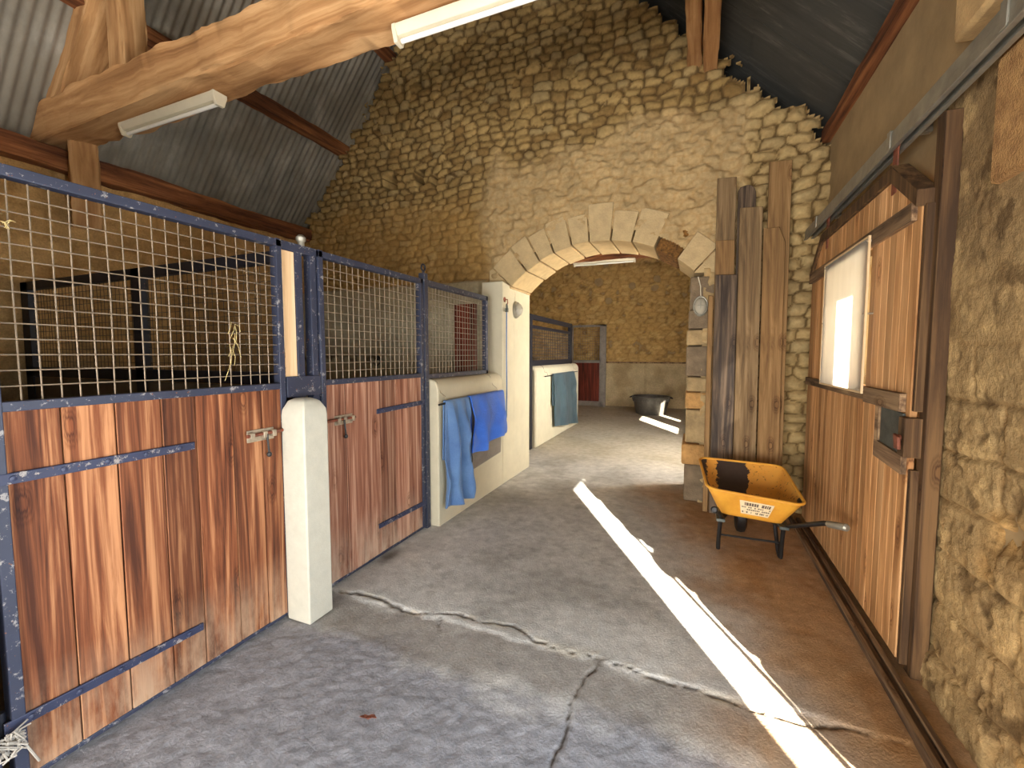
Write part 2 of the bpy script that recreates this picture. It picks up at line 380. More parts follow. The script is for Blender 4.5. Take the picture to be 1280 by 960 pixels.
# ------------------------------------------------------------------ floor
CR1 = [(-2.13,2.154),(-1.84,2.162),(-1.518,2.135),(-1.327,2.188),(-1.073,2.209),(-.924,2.215),(-.667,2.151),(-.416,2.175),(-.213,2.136),(.04,2.118),(.251,2.091),(.343,2.097),(.571,2.147),(.678,2.136),(.81,2.142)]
CR2 = [(-.416,2.175),(-.458,1.921),(-.456,1.727),(-.459,1.49),(-.44,1.2),(-.4,.9)]
CR3 = [(-1.341,2.165),(-1.282,2.026)]
def pld(X, Y, pl):
    d = np.full(X.shape, 9.)
    for (ax, ay), (bx, by) in zip(pl[:-1], pl[1:]):
        vx, vy = bx-ax, by-ay; t = np.clip(((X-ax)*vx+(Y-ay)*vy)/(vx*vx+vy*vy), 0, 1)
        d = np.minimum(d, np.hypot(X-ax-t*vx, Y-ay-t*vy))
    return d
def floor_part(name, x0, x1, y0, y1, st):
    xs = np.arange(x0, x1+st*.5, st); ys = np.arange(y0, y1+st*.5, st); xs[-1] = x1; ys[-1] = y1
    X, Y = np.meshgrid(xs, ys, indexing='ij')
    wx = X+(fbm(X*9, Y*9, 5)-.5)*.07; wy = Y+(fbm(X*9, Y*9, 9)-.5)*.09
    d1 = pld(wx, wy, CR1); d2 = pld(wx, wy, CR2); d3 = pld(wx, wy, CR3)
    gap = .35+1.1*sm(fbm(X*4, Y*4, 31, 2), .35, .65)
    crack = np.clip(np.exp(-(d1/(.008*gap))**2)+.9*np.exp(-(d2/.006)**2)+.6*np.exp(-(d3/.005)**2)+.9*np.exp(-(np.hypot(X+.42, Y-2.17)/.045)**2)*fbm(X*40, Y*40, 3, 2), 0, 1)
    yc = 2.15+(wy-Y)
    near = 1-sm(Y, yc-.03, yc+.01)
    rough = 1-sm(Y+(fbm(X*3, Y*3, 8)-.5)*.35, 1.72, 1.9)
    h = -.008*near+.006*(fbm(X*3, Y*3, 2)-.5)
    h += rough*(.005*(fbm(X*12, Y*12, 12)-.5)+.007*np.clip(fbm(X*38, Y*38, 21, 2)-.5, -.2, .3))
    h += .0035*(fbm(X*28, Y*28, 4)-.5)-.013*crack
    grey = L3(190, 188, 182); light = L3(208, 205, 198); dk = L3(150, 146, 138); blue = L3(134, 134, 140); brown = L3(176, 134, 84)
    n = fbm(X*2.2, Y*2.2, 41, 5); nf = fbm(X*14, Y*14, 44, 4)
    C = np.ones(X.shape+(3,))*grey
    C = mixc(C, light, sm(n, .5, .75)*.6); C = mixc(C, dk, sm(1-n, .52, .75)*.6); C = mixc(C, dk, sm(nf, .58, .75)*.35)
    C = mixc(C, blue, rough*.85); nr_ = fbm(X*34, Y*34, 45, 3); C = mixc(C, L3(112, 110, 114), rough*sm(nr_, .5, .7)*.3); C = mixc(C, light, rough*sm(nr_, .3, .42)*0)
    band = (1-sm(np.abs(Y+(fbm(X*4, Y*4, 77)-.5)*.25-1.98), .10, .2))*near
    C = mixc(C, L3(112, 102, 92), band*.55)
    lip = np.exp(-((d1-.012)/.02)**2)*sm(fbm(X*11, Y*11, 52, 3), .42, .6)
    C = mixc(C, L3(196, 186, 164), lip*.45)
    # warm bounce light painted as brown over some dirt along the sliding door
    bounce_dust = sm(X+(Y-3.2)*.22+(fbm(X*1.6, Y*1.6, 61, 5)-.5)*1.1, -.35, .45)*(1-sm(Y, 5.0, 5.8))
    C = mixc(C, brown, bounce_dust*.85); C = mixc(C, L3(150, 106, 60), bounce_dust*sm(fbm(X*5, Y*5, 71), .5, .7)*.5)
    C = mixc(C, L3(70, 58, 44), crack*.85)
    wet = np.exp(-(((X+2.14)/.07)**2+((Y-2.68)/.14)**2)); C = mixc(C, L3(66, 52, 40), wet*.8)
    back = sm(Y, 5.6, 7.0); C = mixc(C, L3(176, 162, 132), back*.6)
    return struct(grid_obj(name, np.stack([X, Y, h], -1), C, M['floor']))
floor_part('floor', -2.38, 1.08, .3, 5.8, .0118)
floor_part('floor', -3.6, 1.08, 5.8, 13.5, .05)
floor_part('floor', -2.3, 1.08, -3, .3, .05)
struct(box('floor', (-5.7, -2.3, -3, 13.6, -.1, -.005), M['dirt']))
struct(box('floor', (-2.35, 1.6, -3, 13.6, -.2, -.05), M['dirt']))
struct(box('floor', (1.08, 1.6, -.33, 1.18, -.1, .0), M['post']))
struct(box('yard', (1.6, 20, -14, 22, -.3, -.05), M['yard']))

# ------------------------------------------------------------------ gable wall with the arch
AXC, AR, AZC = -1.03, 1.43, 1.37           # arch centre x, radius, centre z
SPL, SPR = -2.09, -.07
def zin(x): return AZC+math.sqrt(max(AR*AR-(x-AXC)**2, 0))
def gable():
    st = .0145
    xs = np.arange(-5.5, 1.12, st); zs = np.arange(0, 5.9, st)
    X, Z = np.meshgrid(xs, zs, indexing='ij')
    wx = X+(fbm(X*5, Z*5, 2)-.5)*.09; wz = Z+(fbm(X*4, Z*4, 3)-.5)*.07+(fbm(X*.8, Z*.8, 13, 2)-.5)*.25
    bd, r1, cv, r2, ox, oz = stones(wx, wz, .165, .086, .72, 5, 3.4)
    bd2, s1, cv2, s2, ox2, oz2 = stones(wx*1.0+3, wz, .19, .115, .6, 15, 2.8)
    quoin = sm(X, .35, .42)
    pick = np.maximum(quoin, sm(fbm(X*1.1, Z*1.1, 33, 3), .60, .62)*sm(Z, 3.6, 4.0)) > .5
    bd = np.where(pick, bd2, bd); r1 = np.where(pick, s1, r1); r2 = np.where(pick, s2, r2); ox = np.where(pick, ox2, ox); oz = np.where(pick, oz2, oz)
    jw = .013+.012*fbm(X*3, Z*3, 19, 3)+.014*quoin
    top = np.clip(bd/(jw*1.6), 0, 1)**.55
    fine = fbm(X*22, Z*22, 8, 4)-.5
    h = (.050+.03*quoin)*top+(r1-.5)*.030+fine*.018+ox*(r2-.5)*.25*top+oz*(r1-.5)*.3*top
    # pale lime mortar brushed over the lower middle of the wall
    edge = (fbm(X*2.0, Z*2.0, 27, 4)-.5)
    mort = sm(X+edge*.6, -2.55, -2.2)*(1-sm(Z+edge*.7, 3.75, 4.05))*(1-sm(X+edge*.1, .36, .44))
    lump = fbm(X*7, Z*10, 51, 3)
    hm = .034+.040*sm(lump, .38, .62)+.5*fine*.02
    h = h*(1-mort)+np.maximum(h*.95, hm)*mort
    # earth plaster over the low left part
    ep = (1-sm(X+edge*.3, -2.45, -2.3))*(1-sm(Z+edge*.6, 3.25, 3.65))
    h = h*(1-.45*ep)+(.03+.05*(fbm(X*9, Z*9, 66, 4)-.3))*.45*ep
    # smooth cement render behind the second stall
    rn = (1-sm(X, -2.42, -2.38))*(1-sm(Z+.03*edge, 2.45, 2.47))
    h = h*(1-rn)+(.085+.004*fine)*rn
    # recesses where joists once sat
    deep = np.zeros(X.shape, bool)
    for hx, hz, wx_, wz_ in ((-3.84, 3.84, .11, .095), (-3.38, 3.84, .065, .10), (-3.16, 3.76, .05, .08)):
        q_ = np.maximum(np.abs(X-hx+edge*.06)/wx_, np.abs(Z-hz+edge*.05)/wz_); h -= .46*(1-sm(q_, .85, 1.05)); deep = deep | (q_ < .8)
    base = L3(160, 132, 82)
    C = np.ones(X.shape+(3,))*base
    C = mixc(C, L3(180, 150, 96), sm(r2, .55, .9)*.7); C = mixc(C, L3(132, 102, 58), sm(1-r2, .6, .95)*.7); C = mixc(C, L3(160, 140, 100), sm(r1, .75, .9)*.5)
    jc = 1-sm(bd, .004, .012+.004*edge)
    C = mixc(C, L3(88, 66, 36), jc*.85)
    C = mixc(C, L3(166, 128, 70), ep*.55)
    C = mixc(C, L3(184, 158, 114), mort*(.72+.2*lump)); C = mixc(C, L3(176, 140, 88), mort*jc*.45)
    C = mixc(C, L3(198, 172, 122), quoin*.5*(1-jc))
    C = mixc(C, L3(186, 178, 150), rn*.95); C = mixc(C, L3(150, 128, 90), rn*sm(Z+edge*.5, 1.95, 2.5)*.7)
    st_ = rn*np.exp(-((Z-1.5)/.07)**2)*(1-sm(X, -4.1, -3.9))*sm(fbm(X*13, Z*13, 91, 2), .5, .6); C = mixc(C, L3(70, 56, 40), st_*.8)
    P = np.stack([X, 5.0-h, Z], -1)
    cx = (X[:-1, :-1]+X[1:, 1:])/2; cz = (Z[:-1, :-1]+Z[1:, 1:])/2
    cvv = (np.where(pick, oz2*0+Z-oz2, Z-oz))[:-1, :-1]
    cxx = (X-ox)[:-1, :-1]
    roofz = np.minimum(3.4+1.28*(cxx+5.5), 4.61-.97*(cxx-.12))
    keep = cvv < roofz-.10-.12*(r1[:-1, :-1])
    zi = AZC+np.sqrt(np.maximum((AR+.12)**2-(cx-AXC)**2, 0))
    hole = (cx > -2.2) & (cx < .06) & (cz < np.where(np.abs(cx-AXC) < AR+.1, zi, 0)) & ~((cz > 2.38) & ((cx-AXC)**2+(cz-AZC)**2 > (AR+.12)**2))
    return struct(grid_obj('wall_back', P, C, M['stone'], keep & ~hole & ~deep[:-1, :-1]))
gable()
def backing():
    m = MB(); rl = lambda x: (ZL(x) if x < APX else ZR(x))-.09
    def col(x0, x1, b0, b1, rl=rl):
        m.hexa([(x0, 5.5, b0), (x1, 5.5, b1), (x1, 5.6, b1), (x0, 5.6, b0), (x0, 5.5, rl(x0)), (x1, 5.5, rl(x1)), (x1, 5.6, rl(x1)), (x0, 5.6, rl(x0))])
    col(-5.75, APX, 0, 0, lambda x: 3.3); col(APX, SPL, 0, 0); col(SPR, 1.62, 0, 0)
    for k in range(24):
        x0 = SPL+(SPR-SPL)*k/24; x1 = SPL+(SPR-SPL)*(k+1)/24; col(x0, x1, zin(x0)+.03, zin(x1)+.03)
    struct(m.build('wall_back', M['backing'], smooth=False))
backing()
# the ring of voussoirs
def ring():
    a0 = math.atan2(2.36-AZC, SPR-AXC); a1 = math.atan2(2.38-AZC, SPL-AXC)
    cuts = [0, .10, .215, .325, .425, .53, .62, .715, .80, .885, 1.0]
    m1 = MB(); m2 = MB()
    rnd = random.Random(4)
    for k in range(len(cuts)-1):
        b0 = a0+(a1-a0)*cuts[k]+.006; b1 = a0+(a1-a0)*cuts[k+1]-.006
        ro = AR+(.40 if k == 4 else .30+rnd.random()*.07); yf = 4.91+rnd.random()*.02; ri = AR+(rnd.random()-.5)*.016
        q = m2 if k == 1 else m1
        if k == 1: yf = 4.965
        n = 4; ps = [(AXC+math.cos(b0+(b1-b0)*i/n)*ri, AZC+math.sin(b0+(b1-b0)*i/n)*ri) for i in range(n+1)]
        ps += [(AXC+math.cos(b0+(b1-b0)*i/n)*ro, AZC+math.sin(b0+(b1-b0)*i/n)*(ro)) for i in range(n, -1, -1)]
        q.prism(ps, 'y', yf, 5.6)
    for a_, xe in ((a0, .2), (a1, -2.36)):
        pi_ = (AXC+math.cos(a_)*AR, AZC+math.sin(a_)*AR); po = (AXC+math.cos(a_)*(AR+.34), AZC+math.sin(a_)*(AR+.34))
        m1.prism([pi_, po, (xe, po[1]-.02), (xe, pi_[1]-.015), (pi_[0], pi_[1]-.015)], 'y', 4.935, 5.6)
    struct(m1.build('trim_1', M['voussoir'], bevel=.014)); struct(m2.build('trim_1', M['core'], bevel=.02))
ring()
# stacked stones of the right jamb
def jamb():
    z = 0; rnd = random.Random(11); rows = [(.40, 'jamb3'), (.22, 'jamb2'), (.36, 'jamb'), (.18, 'jamb2'), (.16, 'jamb'), (.32, 'jamb3'), (.17, 'jamb'), (.20, 'jamb3'), (.34, 'jamb3')]
    ms = {}
    for k, (hh, mt) in enumerate(rows):
        pr = .05 if k == 1 else .0
        x0 = -.085-pr*.8+rnd.uniform(-.012, .012); yf = 4.93-pr+rnd.uniform(-.012, .012)
        ms.setdefault(mt, MB()).box(x0, .17, yf, 5.6, z+.004, z+hh-.006); z += hh
    for mt, q in ms.items(): struct(q.build('trim_2', M[mt], bevel=.018))
jamb()

# ------------------------------------------------------------------ other walls
def skin_left():
    st = .03; ys = np.arange(.0, 5.02, st); zs = np.arange(0, 3.4, st)
    Y, Z = np.meshgrid(ys, zs, indexing='ij')
    w = fbm(Y*3, Z*3, 5)-.5
    row = np.floor((Z+w*.03)/.26); off = h2(row, row*0, 3)*.7
    fy = np.mod(Y+w*.06+off, .55); fz = np.mod(Z+w*.03, .26)
    bd = np.minimum(np.minimum(fy, .55-fy), np.minimum(fz, .26-fz)); idr = h2(np.floor((Y+w*.06+off)/.55), row, 4)
    h = .018*sm(bd, 0, .03)+.03*(fbm(Y*6, Z*6, 9)-.5)+.012*(idr-.5)
    C = np.ones(Y.shape+(3,))*L3(188, 148, 94); C = mixc(C, L3(160, 120, 70), sm(idr, .4, 1)*.6); C = mixc(C, L3(150, 112, 62), (1-sm(bd, 0, .03))*.6)
    C = mixc(C, L3(160, 136, 100), (1-sm(Z+w*.6, 1.2, 1.7))*.7)
    struct(grid_obj('wall_left', np.stack([-5.45+h, Y, Z], -1)[:, ::1], C, M['block']))
skin_left()
struct(box('wall_left', (-5.8, -5.46, -3, 13.7, 0, 3.36), M['plaster']))
def wall_right():
    m = MB()
    def seg(y0, y1, z0=0, z1=3.62, x0=1.09): m.box(x0, 1.6, y0, y1, z0, z1)
    seg(-3, -.33); seg(-.33, 1.18, 2.19, 3.62); seg(1.18, 2.1); m.box(1.09, 1.3, 2.1, 2.74, 0, 3.62)
    m.box(1.09, 1.3, 2.74, 4.25, 0, 1.4); m.box(1.09, 1.3, 2.74, 4.25, 2.22, 3.62); seg(4.25, 5.66)
    seg(5.66, 8.5, 0, 1.07); seg(5.66, 8.5, 2.15, 3.62); seg(7.27, 7.32, 1.07, 2.15); seg(8.5, 13.7)
    struct(m.build('wall_right', M['plaster']))
    # rough near face: big ashlar courses worn back to rubble
    st = .012; ys = np.arange(1.16, 5.0, st); zs = np.arange(0, 2.72, st)
    ys = ys[ys < 2.75]
    Y, Z = np.meshgrid(ys, zs, indexing='ij')
    w = fbm(Y*4, Z*4, 15)-.5; w2 = fbm(Y*2.2, Z*2.2, 35, 4)
    zz = Z-.185+w*.05; row = np.floor(zz/.235); off = h2(row, row*0, 8)*.6
    fz = np.mod(zz, .235); yy = Y+off+w*.06; fy = np.mod(yy, .62)
    bd = np.minimum(np.minimum(fy, .62-fy), np.minimum(fz, .235-fz)); idr = h2(np.floor(yy/.62), row, 5)
    rub = sm(w2+(2.3-Y)*.35+(.55-Z)*.06, .62, .74)
    b2, r1, _, r2, ox, oz = stones(Y+w*.08, Z+w*.08, .2, .10, .8, 4)
    fine = fbm(Y*26, Z*26, 18, 4)-.5
    pits = sm(fbm(Y*12+Z*5, Z*9-Y*4, 55, 3), .62, .72)
    h = .016*sm(bd, 0, .016)+.010*(idr-.5)+.012*fine+.012*(fbm(Y*60, Z*60, 28, 2)-.5)-.016*pits*(.5+rub)
    hr = .022*np.clip(b2/.03, 0, 1)**.6+.03*(r1-.5)+.035*fine-.015-.02*pits
    rub = rub*(1-sm(Z+w*.5, 1.25, 1.6)); up = sm(Z, 1.3, 1.7)
    h = h*(1-rub)+hr*rub; h = h*(1-up)+(.02+.012*fine+.02*w2)*up
    h += .045*sm(.5-Z, 0, .5)*sm(fbm(Y*4, Z*4, 81), .3, .6)
    C = np.ones(Y.shape+(3,))*L3(166, 138, 94); C = mixc(C, L3(148, 118, 76), sm(idr, .5, 1)*.5)
    C = mixc(C, L3(132, 100, 58), (1-sm(bd, 0, .014))*.7*(1-rub)*(1-.6*up)); C = mixc(C, L3(196, 152, 90), rub*.6); C = mixc(C, L3(120, 90, 52), rub*(1-sm(b2, .003, .012))*.7)
    C = mixc(C, L3(140, 114, 78), sm(Z, 1.7, 2.2)*.7); C = mixc(C, L3(84, 62, 36), pits*.65); C = mixc(C, L3(206, 174, 120), sm(fbm(Y*7, Z*7, 93, 4), .55, .7)*.6)
    struct(grid_obj('wall_right', np.stack([1.075-h, Y, Z], -1), C, M['block']))
wall_right()
def rough_jamb():
    m = MB(); rnd = random.Random(21); z = 0
    while z < 2.18:
        hh = min(rnd.uniform(.09, .26), 2.19-z); e = rnd.choice((1.0, 1.03, 1.08, 1.11, 1.13)); r = .035
        m.prism([(e+r, z+.003), (e+.008, z+r*.8), (e, z+hh*.5), (e+.012, z+hh-r*.7), (e+r, z+hh-.003), (1.2, z+hh-.003), (1.2, z+.003)], 'x', 1.035, 1.34); z += hh
    struct(m.build('trim_6', M['jamb'], bevel=.012))
rough_jamb()
struct(box('trim_3', (1.012, 1.3, -.6, 2.30, 2.19, 2.66), M['lintel'], bevel=.02))
struct(box('wall_light_block', (-5.46, -2.24, .38, .5, 0, 2.7), M['render'], bevel=.01))  # unseen wall, added to keep the front fill light out of the stalls
struct(box('trim_4', (.98, 1.3, 2.28, 2.56, 2.87, 3.2), M['padstone'], bevel=.02))
struct(box('wall_front', (-5.8, 1.62, -3.3, -3, 0, 7.2), M['plaster']))
def far_wall():
    st = .035; xs = np.arange(-5.6, 1.1, st); zs = np.arange(0, 4.5, st)
    X, Z = np.meshgrid(xs, zs, indexing='ij'); w = fbm(X*4, Z*4, 3)-.5
    bd, r1, _, r2, ox, oz = stones(X+w*.1, Z+w*.1, .26, .13, .8, 44)
    fl = sm(Z, 1.28, 1.32)
    pock = sm(fbm(X*5, Z*5, 73, 3), .66, .74)
    h = (.035*np.clip(bd/.025, 0, 1)**.6+.03*(r1-.5)-.05*pock)*fl+.05*(1-fl)
    for hx, hz, a in ((-2.75, 3.72, .16), (-1.78, 3.55, .12), (-1.1, 3.72, .12), (-1.15, 3.45, .10), (-2.45, 3.15, .10)):
        h -= .2*(1-sm(np.hypot(X-hx, Z-hz)+w*.1, a*.6, a))
    C = np.ones(X.shape+(3,))*L3(190, 154, 94); C = mixc(C, L3(206, 174, 116), sm(r2, .5, .9)*.6); C = mixc(C, L3(150, 116, 64), fl*(1-sm(bd, .004, .02))*.6)
    C = mixc(C, L3(120, 90, 52), fl*pock*.6)
    C = mixc(C, L3(196, 176, 136), (1-fl)*.95); C = mixc(C, L3(158, 134, 94), (1-fl)*sm(fbm(X*2, Z*2, 7), .5, .7)*.6)
    C = mixc(C, L3(140, 116, 80), (1-fl)*(np.exp(-((X+1.35+.02*w)/.02)**2))*.5)
    struct(grid_obj('wall_far', np.stack([X, 13.4-h, Z], -1), C, M['stone']))
far_wall()
struct(box('wall_far', (-5.8, 1.62, 13.42, 13.7, 0, 9), M['plaster']))
struct(box('trim_5', (-5.6, 1.08, 13.30, 13.36, 1.29, 1.33), M['ledge']))
struct(box('ceiling_back', (-5.7, 1.5, 5.6, 13.6, 4.45, 4.55), M['oakd']))

# ------------------------------------------------------------------ roofs
def roofs():
    wl = .0775; m = MB()
    y = -1.0; k = 0; L = (APX+5.72)
    while y < 5.5:
        w = wl*11; n = int(w/wl*10)+1; dz = .012*(k % 2); k += 1
        ys = [y+w*1.04*i/(n-1) for i in range(n)]
        vs = []
        for j, x in enumerate((-5.75, -4.6, -3.4, APX+.05)):
            for yy in ys: vs.append((x-.0, yy, ZL(x)+.035+dz+.012*math.cos(2*PI*yy/wl)))
        fs = [(j*n+i, j*n+i+1, (j+1)*n+i+1, (j+1)*n+i) for j in range(3) for i in range(n-1)]
        m.add(vs, fs); y += w
    struct(m.build('ceiling_left', M['corr'], angle=70))
    # outer skin: closes the roof above
    q = MB()
    for y0, y1 in ((-3.2, 13.7),):
        q.hexa([(-5.85, y0, ZL(-5.85)+.08), (APX, y0, ZL(APX)+.08), (APX, y1, ZL(APX)+.08), (-5.85, y1, ZL(-5.85)+.08), (-5.85, y0, ZL(-5.85)+.14), (APX, y0, ZL(APX)+.14), (APX, y1, ZL(APX)+.14), (-5.85, y1, ZL(-5.85)+.14)])
    struct(q.build('ceiling_left', M['corr']))
    q = MB(); xs = [APX, -1.1, .35, 1.8]
    for i in range(3):
        for j in range(18):
            y0 = -3.2+j*.95; y1 = y0+.945; a, b = xs[i], xs[i+1]+.04; t = .0 if i % 2 else .012
            q.hexa([(a, y0, ZR(a)+t+.01), (b, y0, ZR(b)+t+.01), (b, y1, ZR(b)+t+.01), (a, y1, ZR(a)+t+.01), (a, y0, ZR(a)+t+.02), (b, y0, ZR(b)+t+.02), (b, y1, ZR(b)+t+.02), (a, y1, ZR(a)+t+.02)])
    q.hexa([(APX, -3.2, ZR(APX)+.05), (1.8, -3.2, ZR(1.8)+.05), (1.8, 13.7, ZR(1.8)+.05), (APX, 13.7, ZR(APX)+.05), (APX, -3.2, ZR(APX)+.1), (1.8, -3.2, ZR(1.8)+.1), (1.8, 13.7, ZR(1.8)+.1), (APX, 13.7, ZR(APX)+.1)])
    struct(q.build('ceiling_right', M['roofflat']))
roofs()

# ------------------------------------------------------------------ timbers (grain along local x)
def timber(name, p0, p1, w, h, mat, label, cat='beam', wob=.02, seed=1, bow=0, ends=1.0, step=.05, parent=None, roll=0):
    """hewn beam from p0 to p1: cross-section w (sideways) by h (up)"""
    p0 = Vector(p0); p1 = Vector(p1); d = p1-p0; L = d.length; n = max(int(L/step), 4); N = 20
    vs = []; rng = np.random.RandomState(seed)
    prof = []
    for k in range(N):
        a = 2*PI*k/N; c, s = math.cos(a), math.sin(a); e = .2
        prof.append((math.copysign(abs(c)**e, c)*w/2, math.copysign(abs(s)**e, s)*h/2))
    U, K = np.meshgrid(np.linspace(0, L, n+1), np.arange(N), indexing='ij')
    R2 = np.minimum(K, N-K)*.55+seed*9.0
    d1 = fbm(U*2.2, R2, seed, 3)-.5; d2 = fbm(U*8.8, R2*2, seed+9, 2)-.5; dr = fbm(U*1.8, U*0+3.3, seed+4, 2)-.5
    F = 1+(d1*2.4+d2*.8)*wob/(.5*min(w, h)); T = U/L; pf = np.array(prof)[K]
    vs = np.stack([U, pf[..., 0]*F, pf[..., 1]*F+bow*4*T*(1-T)+dr*wob*1.5], -1).reshape(-1, 3).tolist()
    fs = [(i*N+k, i*N+(k+1) % N, (i+1)*N+(k+1) % N, (i+1)*N+k) for i in range(n) for k in range(N)]
    fs += [tuple(range(N))[::-1], tuple(range(n*N, (n+1)*N))]
    o = MB().add(vs, fs).build(name, mat, None, smooth=True, angle=50)
    X = d.normalized(); Z = Vector((0, 0, 1)); Z = (Z-X*Z.dot(X))
    if Z.length < .05: Z = Vector((0, 1, 0)); Z = Z-X*Z.dot(X)
    Z.normalize(); Y = Z.cross(X)
    if roll: R = Matrix.Rotation(roll, 3, X); Y = R@Y; Z = R@Z
    o.matrix_world = Matrix(((X.x, Y.x, Z.x, p0.x), (X.y, Y.y, Z.y, p0.y), (X.z, Y.z, Z.z, p0.z), (0, 0, 0, 1)))
    return tag(o, label, cat, {'purlin': 'purlins under the corrugated roof', 'wall_plate': 'timber plates on the wall tops'}.get(name))
timber('tie_beam', (-5.62, 2.22, 3.55), (1.35, 2.22, 3.62), .30, .31, M['oak'], 'thick rough hewn oak tie beam crossing the roof above the stalls, carrying both strip lights', wob=.026, seed=3, bow=.04)
timber('rafter', (-5.25, 2.22, 3.66), (APX, 2.22, ZL(APX)-.14), .24, .26, M['oak'], 'sloping principal rafter rising from the left end of the tie beam', wob=.03, seed=5)
timber('strut', (-4.2, 2.2, 3.66), (-4.24, 2.2, 4.9), .2, .19, M['oak'], 'upright oak strut standing on the tie beam just right of the sloping rafter', wob=.012, seed=8)
timber('king_post', (-2.46, 2.22, 3.74), (-2.46, 2.22, 7.0), .16, .16, M['oak'], 'upright post on top of the tie beam near the photo\'s upper edge', wob=.012, seed=9)
timber('wall_bracket_post', (-5.30, 2.36, 2.72), (-5.16, 2.30, 3.45), .2, .2, M['oak'], 'short stout timber post under the left end of the tie beam, against the stone wall', 'post', wob=.02, seed=10)
timber('purlin', (-4.66, -1, ZL(-4.66)-.06), (-4.66, 5.05, ZL(-4.66)-.06), .13, .15, M['oakd'], 'lower dark purlin under the corrugated roof, meeting the gable stones', wob=.012, seed=12)
timber('purlin', (-3.82, -1, ZL(-3.82)-.10), (-3.82, 5.05, ZL(-3.82)-.10), .11, .13, M['oakd'], 'upper dark purlin under the corrugated roof, showing above the tie beam', wob=.012, seed=13)
timber('wall_plate', (-5.36, -1, 3.30), (-5.36, 5.0, 3.30), .18, .17, M['oakd'], 'dark timber wall plate lying on top of the left stone wall under the eaves', wob=.02, seed=14)
timber('wall_plate', (1.10, -1, 3.55), (1.10, 5.0, 3.55), .17, .10, M['oakd'], 'thin brown timber plate along the top of the right wall under the dark roof', wob=.008, seed=15)
pr = thing('ridge_side_purlin', 'pair of orange brown timbers poking out of the gable under the dark right roof', 'beam', (0, 4.9, 4.6))
for k, (xx, zz) in enumerate(((-.09, 4.53), (.055, 4.47))):
    o = timber('purlin_half', (xx, 1.0, zz), (xx, 5.0, zz), .13, .2, M['oak'], '', wob=.012, seed=20+k)
    del o['label'], o['category']
    o.parent = pr; o.matrix_parent_inverse = Matrix.Translation((0, -4.9, -4.6))
timber('beam', (-5.5, 9.15, 3.60), (1.1, 9.15, 3.60), .24, .3, M['oakd'], 'dark brown cross beam in the back room seen through the top of the arch', wob=.015, seed=30)

# ------------------------------------------------------------------ strip lights
def strip_light(p0, L, label, rz=0):
    t = thing('strip_light', label, 'light', p0, 'white strip lights under the beams')
    x, y, z = p0
    MB().prism([(y-.05, z), (y-.05, z-.02), (y-.028, z-.055), (y+.028, z-.055), (y+.05, z-.02), (y+.05, z)], 'x', x, x+L).build('housing', M['white'], t, .003)
    MB().tube([(x+.03, y, z-.073), (x+L-.03, y, z-.073)], .014, 12).build('tube', M['tubewhite'], t)
    for a in (x-.006, x+L-.02):
        MB().prism([(y-.052, z+.002), (y-.052, z-.022), (y-.03, z-.09), (y+.03, z-.09), (y+.052, z-.022), (y+.052, z+.002)], 'x', a, a+.026).build('end_cap', M['white'], t, .003)
    return t
strip_light((-4.38, 2.24, 3.43), 1.16, 'white strip light under the left half of the oak tie beam')
strip_light((-1.66, 2.24, 3.445), 1.26, 'white strip light under the tie beam in front of the stone gable')
strip_light((-2.40, 9.12, 3.465), 1.24, 'white strip light on the dark beam inside the archway')

# ------------------------------------------------------------------ stall fronts
XD = -2.2                                   # plane of the stall doors
def grille(name, y0, y1, z0, z1, py, pz, parent, mat, x=XD, r=.0026, axis='x', seed=1):
    m = MB(); rnd = random.Random(seed)
    ny = max(1, round((y1-y0)/py)); nz = max(1, round((z1-z0)/pz))
    P = (lambda a, z, d: (x+d, a, z)) if axis == 'x' else (lambda a, z, d: (a, x+d, z))
    for i in range(1, ny):
        a = y0+(y1-y0)*i/ny
        j = rnd.uniform(-.004, .004); m.tube([P(a, z0, 0), P(a+j, (z0+z1)/2, rnd.uniform(-.004, .004)), P(a, z1, 0)], r, 5)
    for i in range(1, nz):
        a = z0+(z1-z0)*i/nz
        j = rnd.uniform(-.003, .003); m.tube([P(y0, a, .005), P((y0+y1)/2, a+j, .005+rnd.uniform(-.003, .003)), P(y1, a, .005)], r, 5)
    return m.build(name, mat, parent)
def planks(name, y0, y1, z0, z1, widths, mat, parent, x0=XD-.02, x1=XD+.012, bev=.003):
    m = MB(); y = y0; tot = sum(widths)
    for w in widths:
        ww = (y1-y0)*w/tot; m.box(x0+random.uniform(-.002, .002), x1+random.uniform(-.003, .003), y+.002, y+ww-.002, z0, z1); y += ww
    return m.build(name, mat, parent, bevel=bev)
def bolt(y, z, s, parent):
    """sliding door bolt; s = +1 shoots towards +y, with a drop handle"""
    m = MB(); x = XD+.016
    m.box(x, x+.006, y-s*.10, y+s*.06, z-.035, z+.03)
    for a in (-.085, -.01, .045): m.box(x+.004, x+.034, y+s*a-.012, y+s*a+.012, z-.018, z+.018)
    b = m.build('bolt', M['zinc'], parent, .003)
    MB().tube([(x+.02, y-s*.11, z+.003), (x+.02, y+s*.15, z+.006)], .0095, 12).build('bolt_rod', M['iron'], b)
    h = MB().tube([(x+.028, y-s*.0+.0, z), (x+.034, y, z-.05), (x+.036, y+.003, z-.10)], [.007, .006, .006], 8)
    h.lathe([(0, -.016), (.011, -.01), (.014, 0), (.011, .01), (0, .016)], (x+.036, y+.003, z-.112), 12)
    h.build('bolt_handle', M['black'], b)
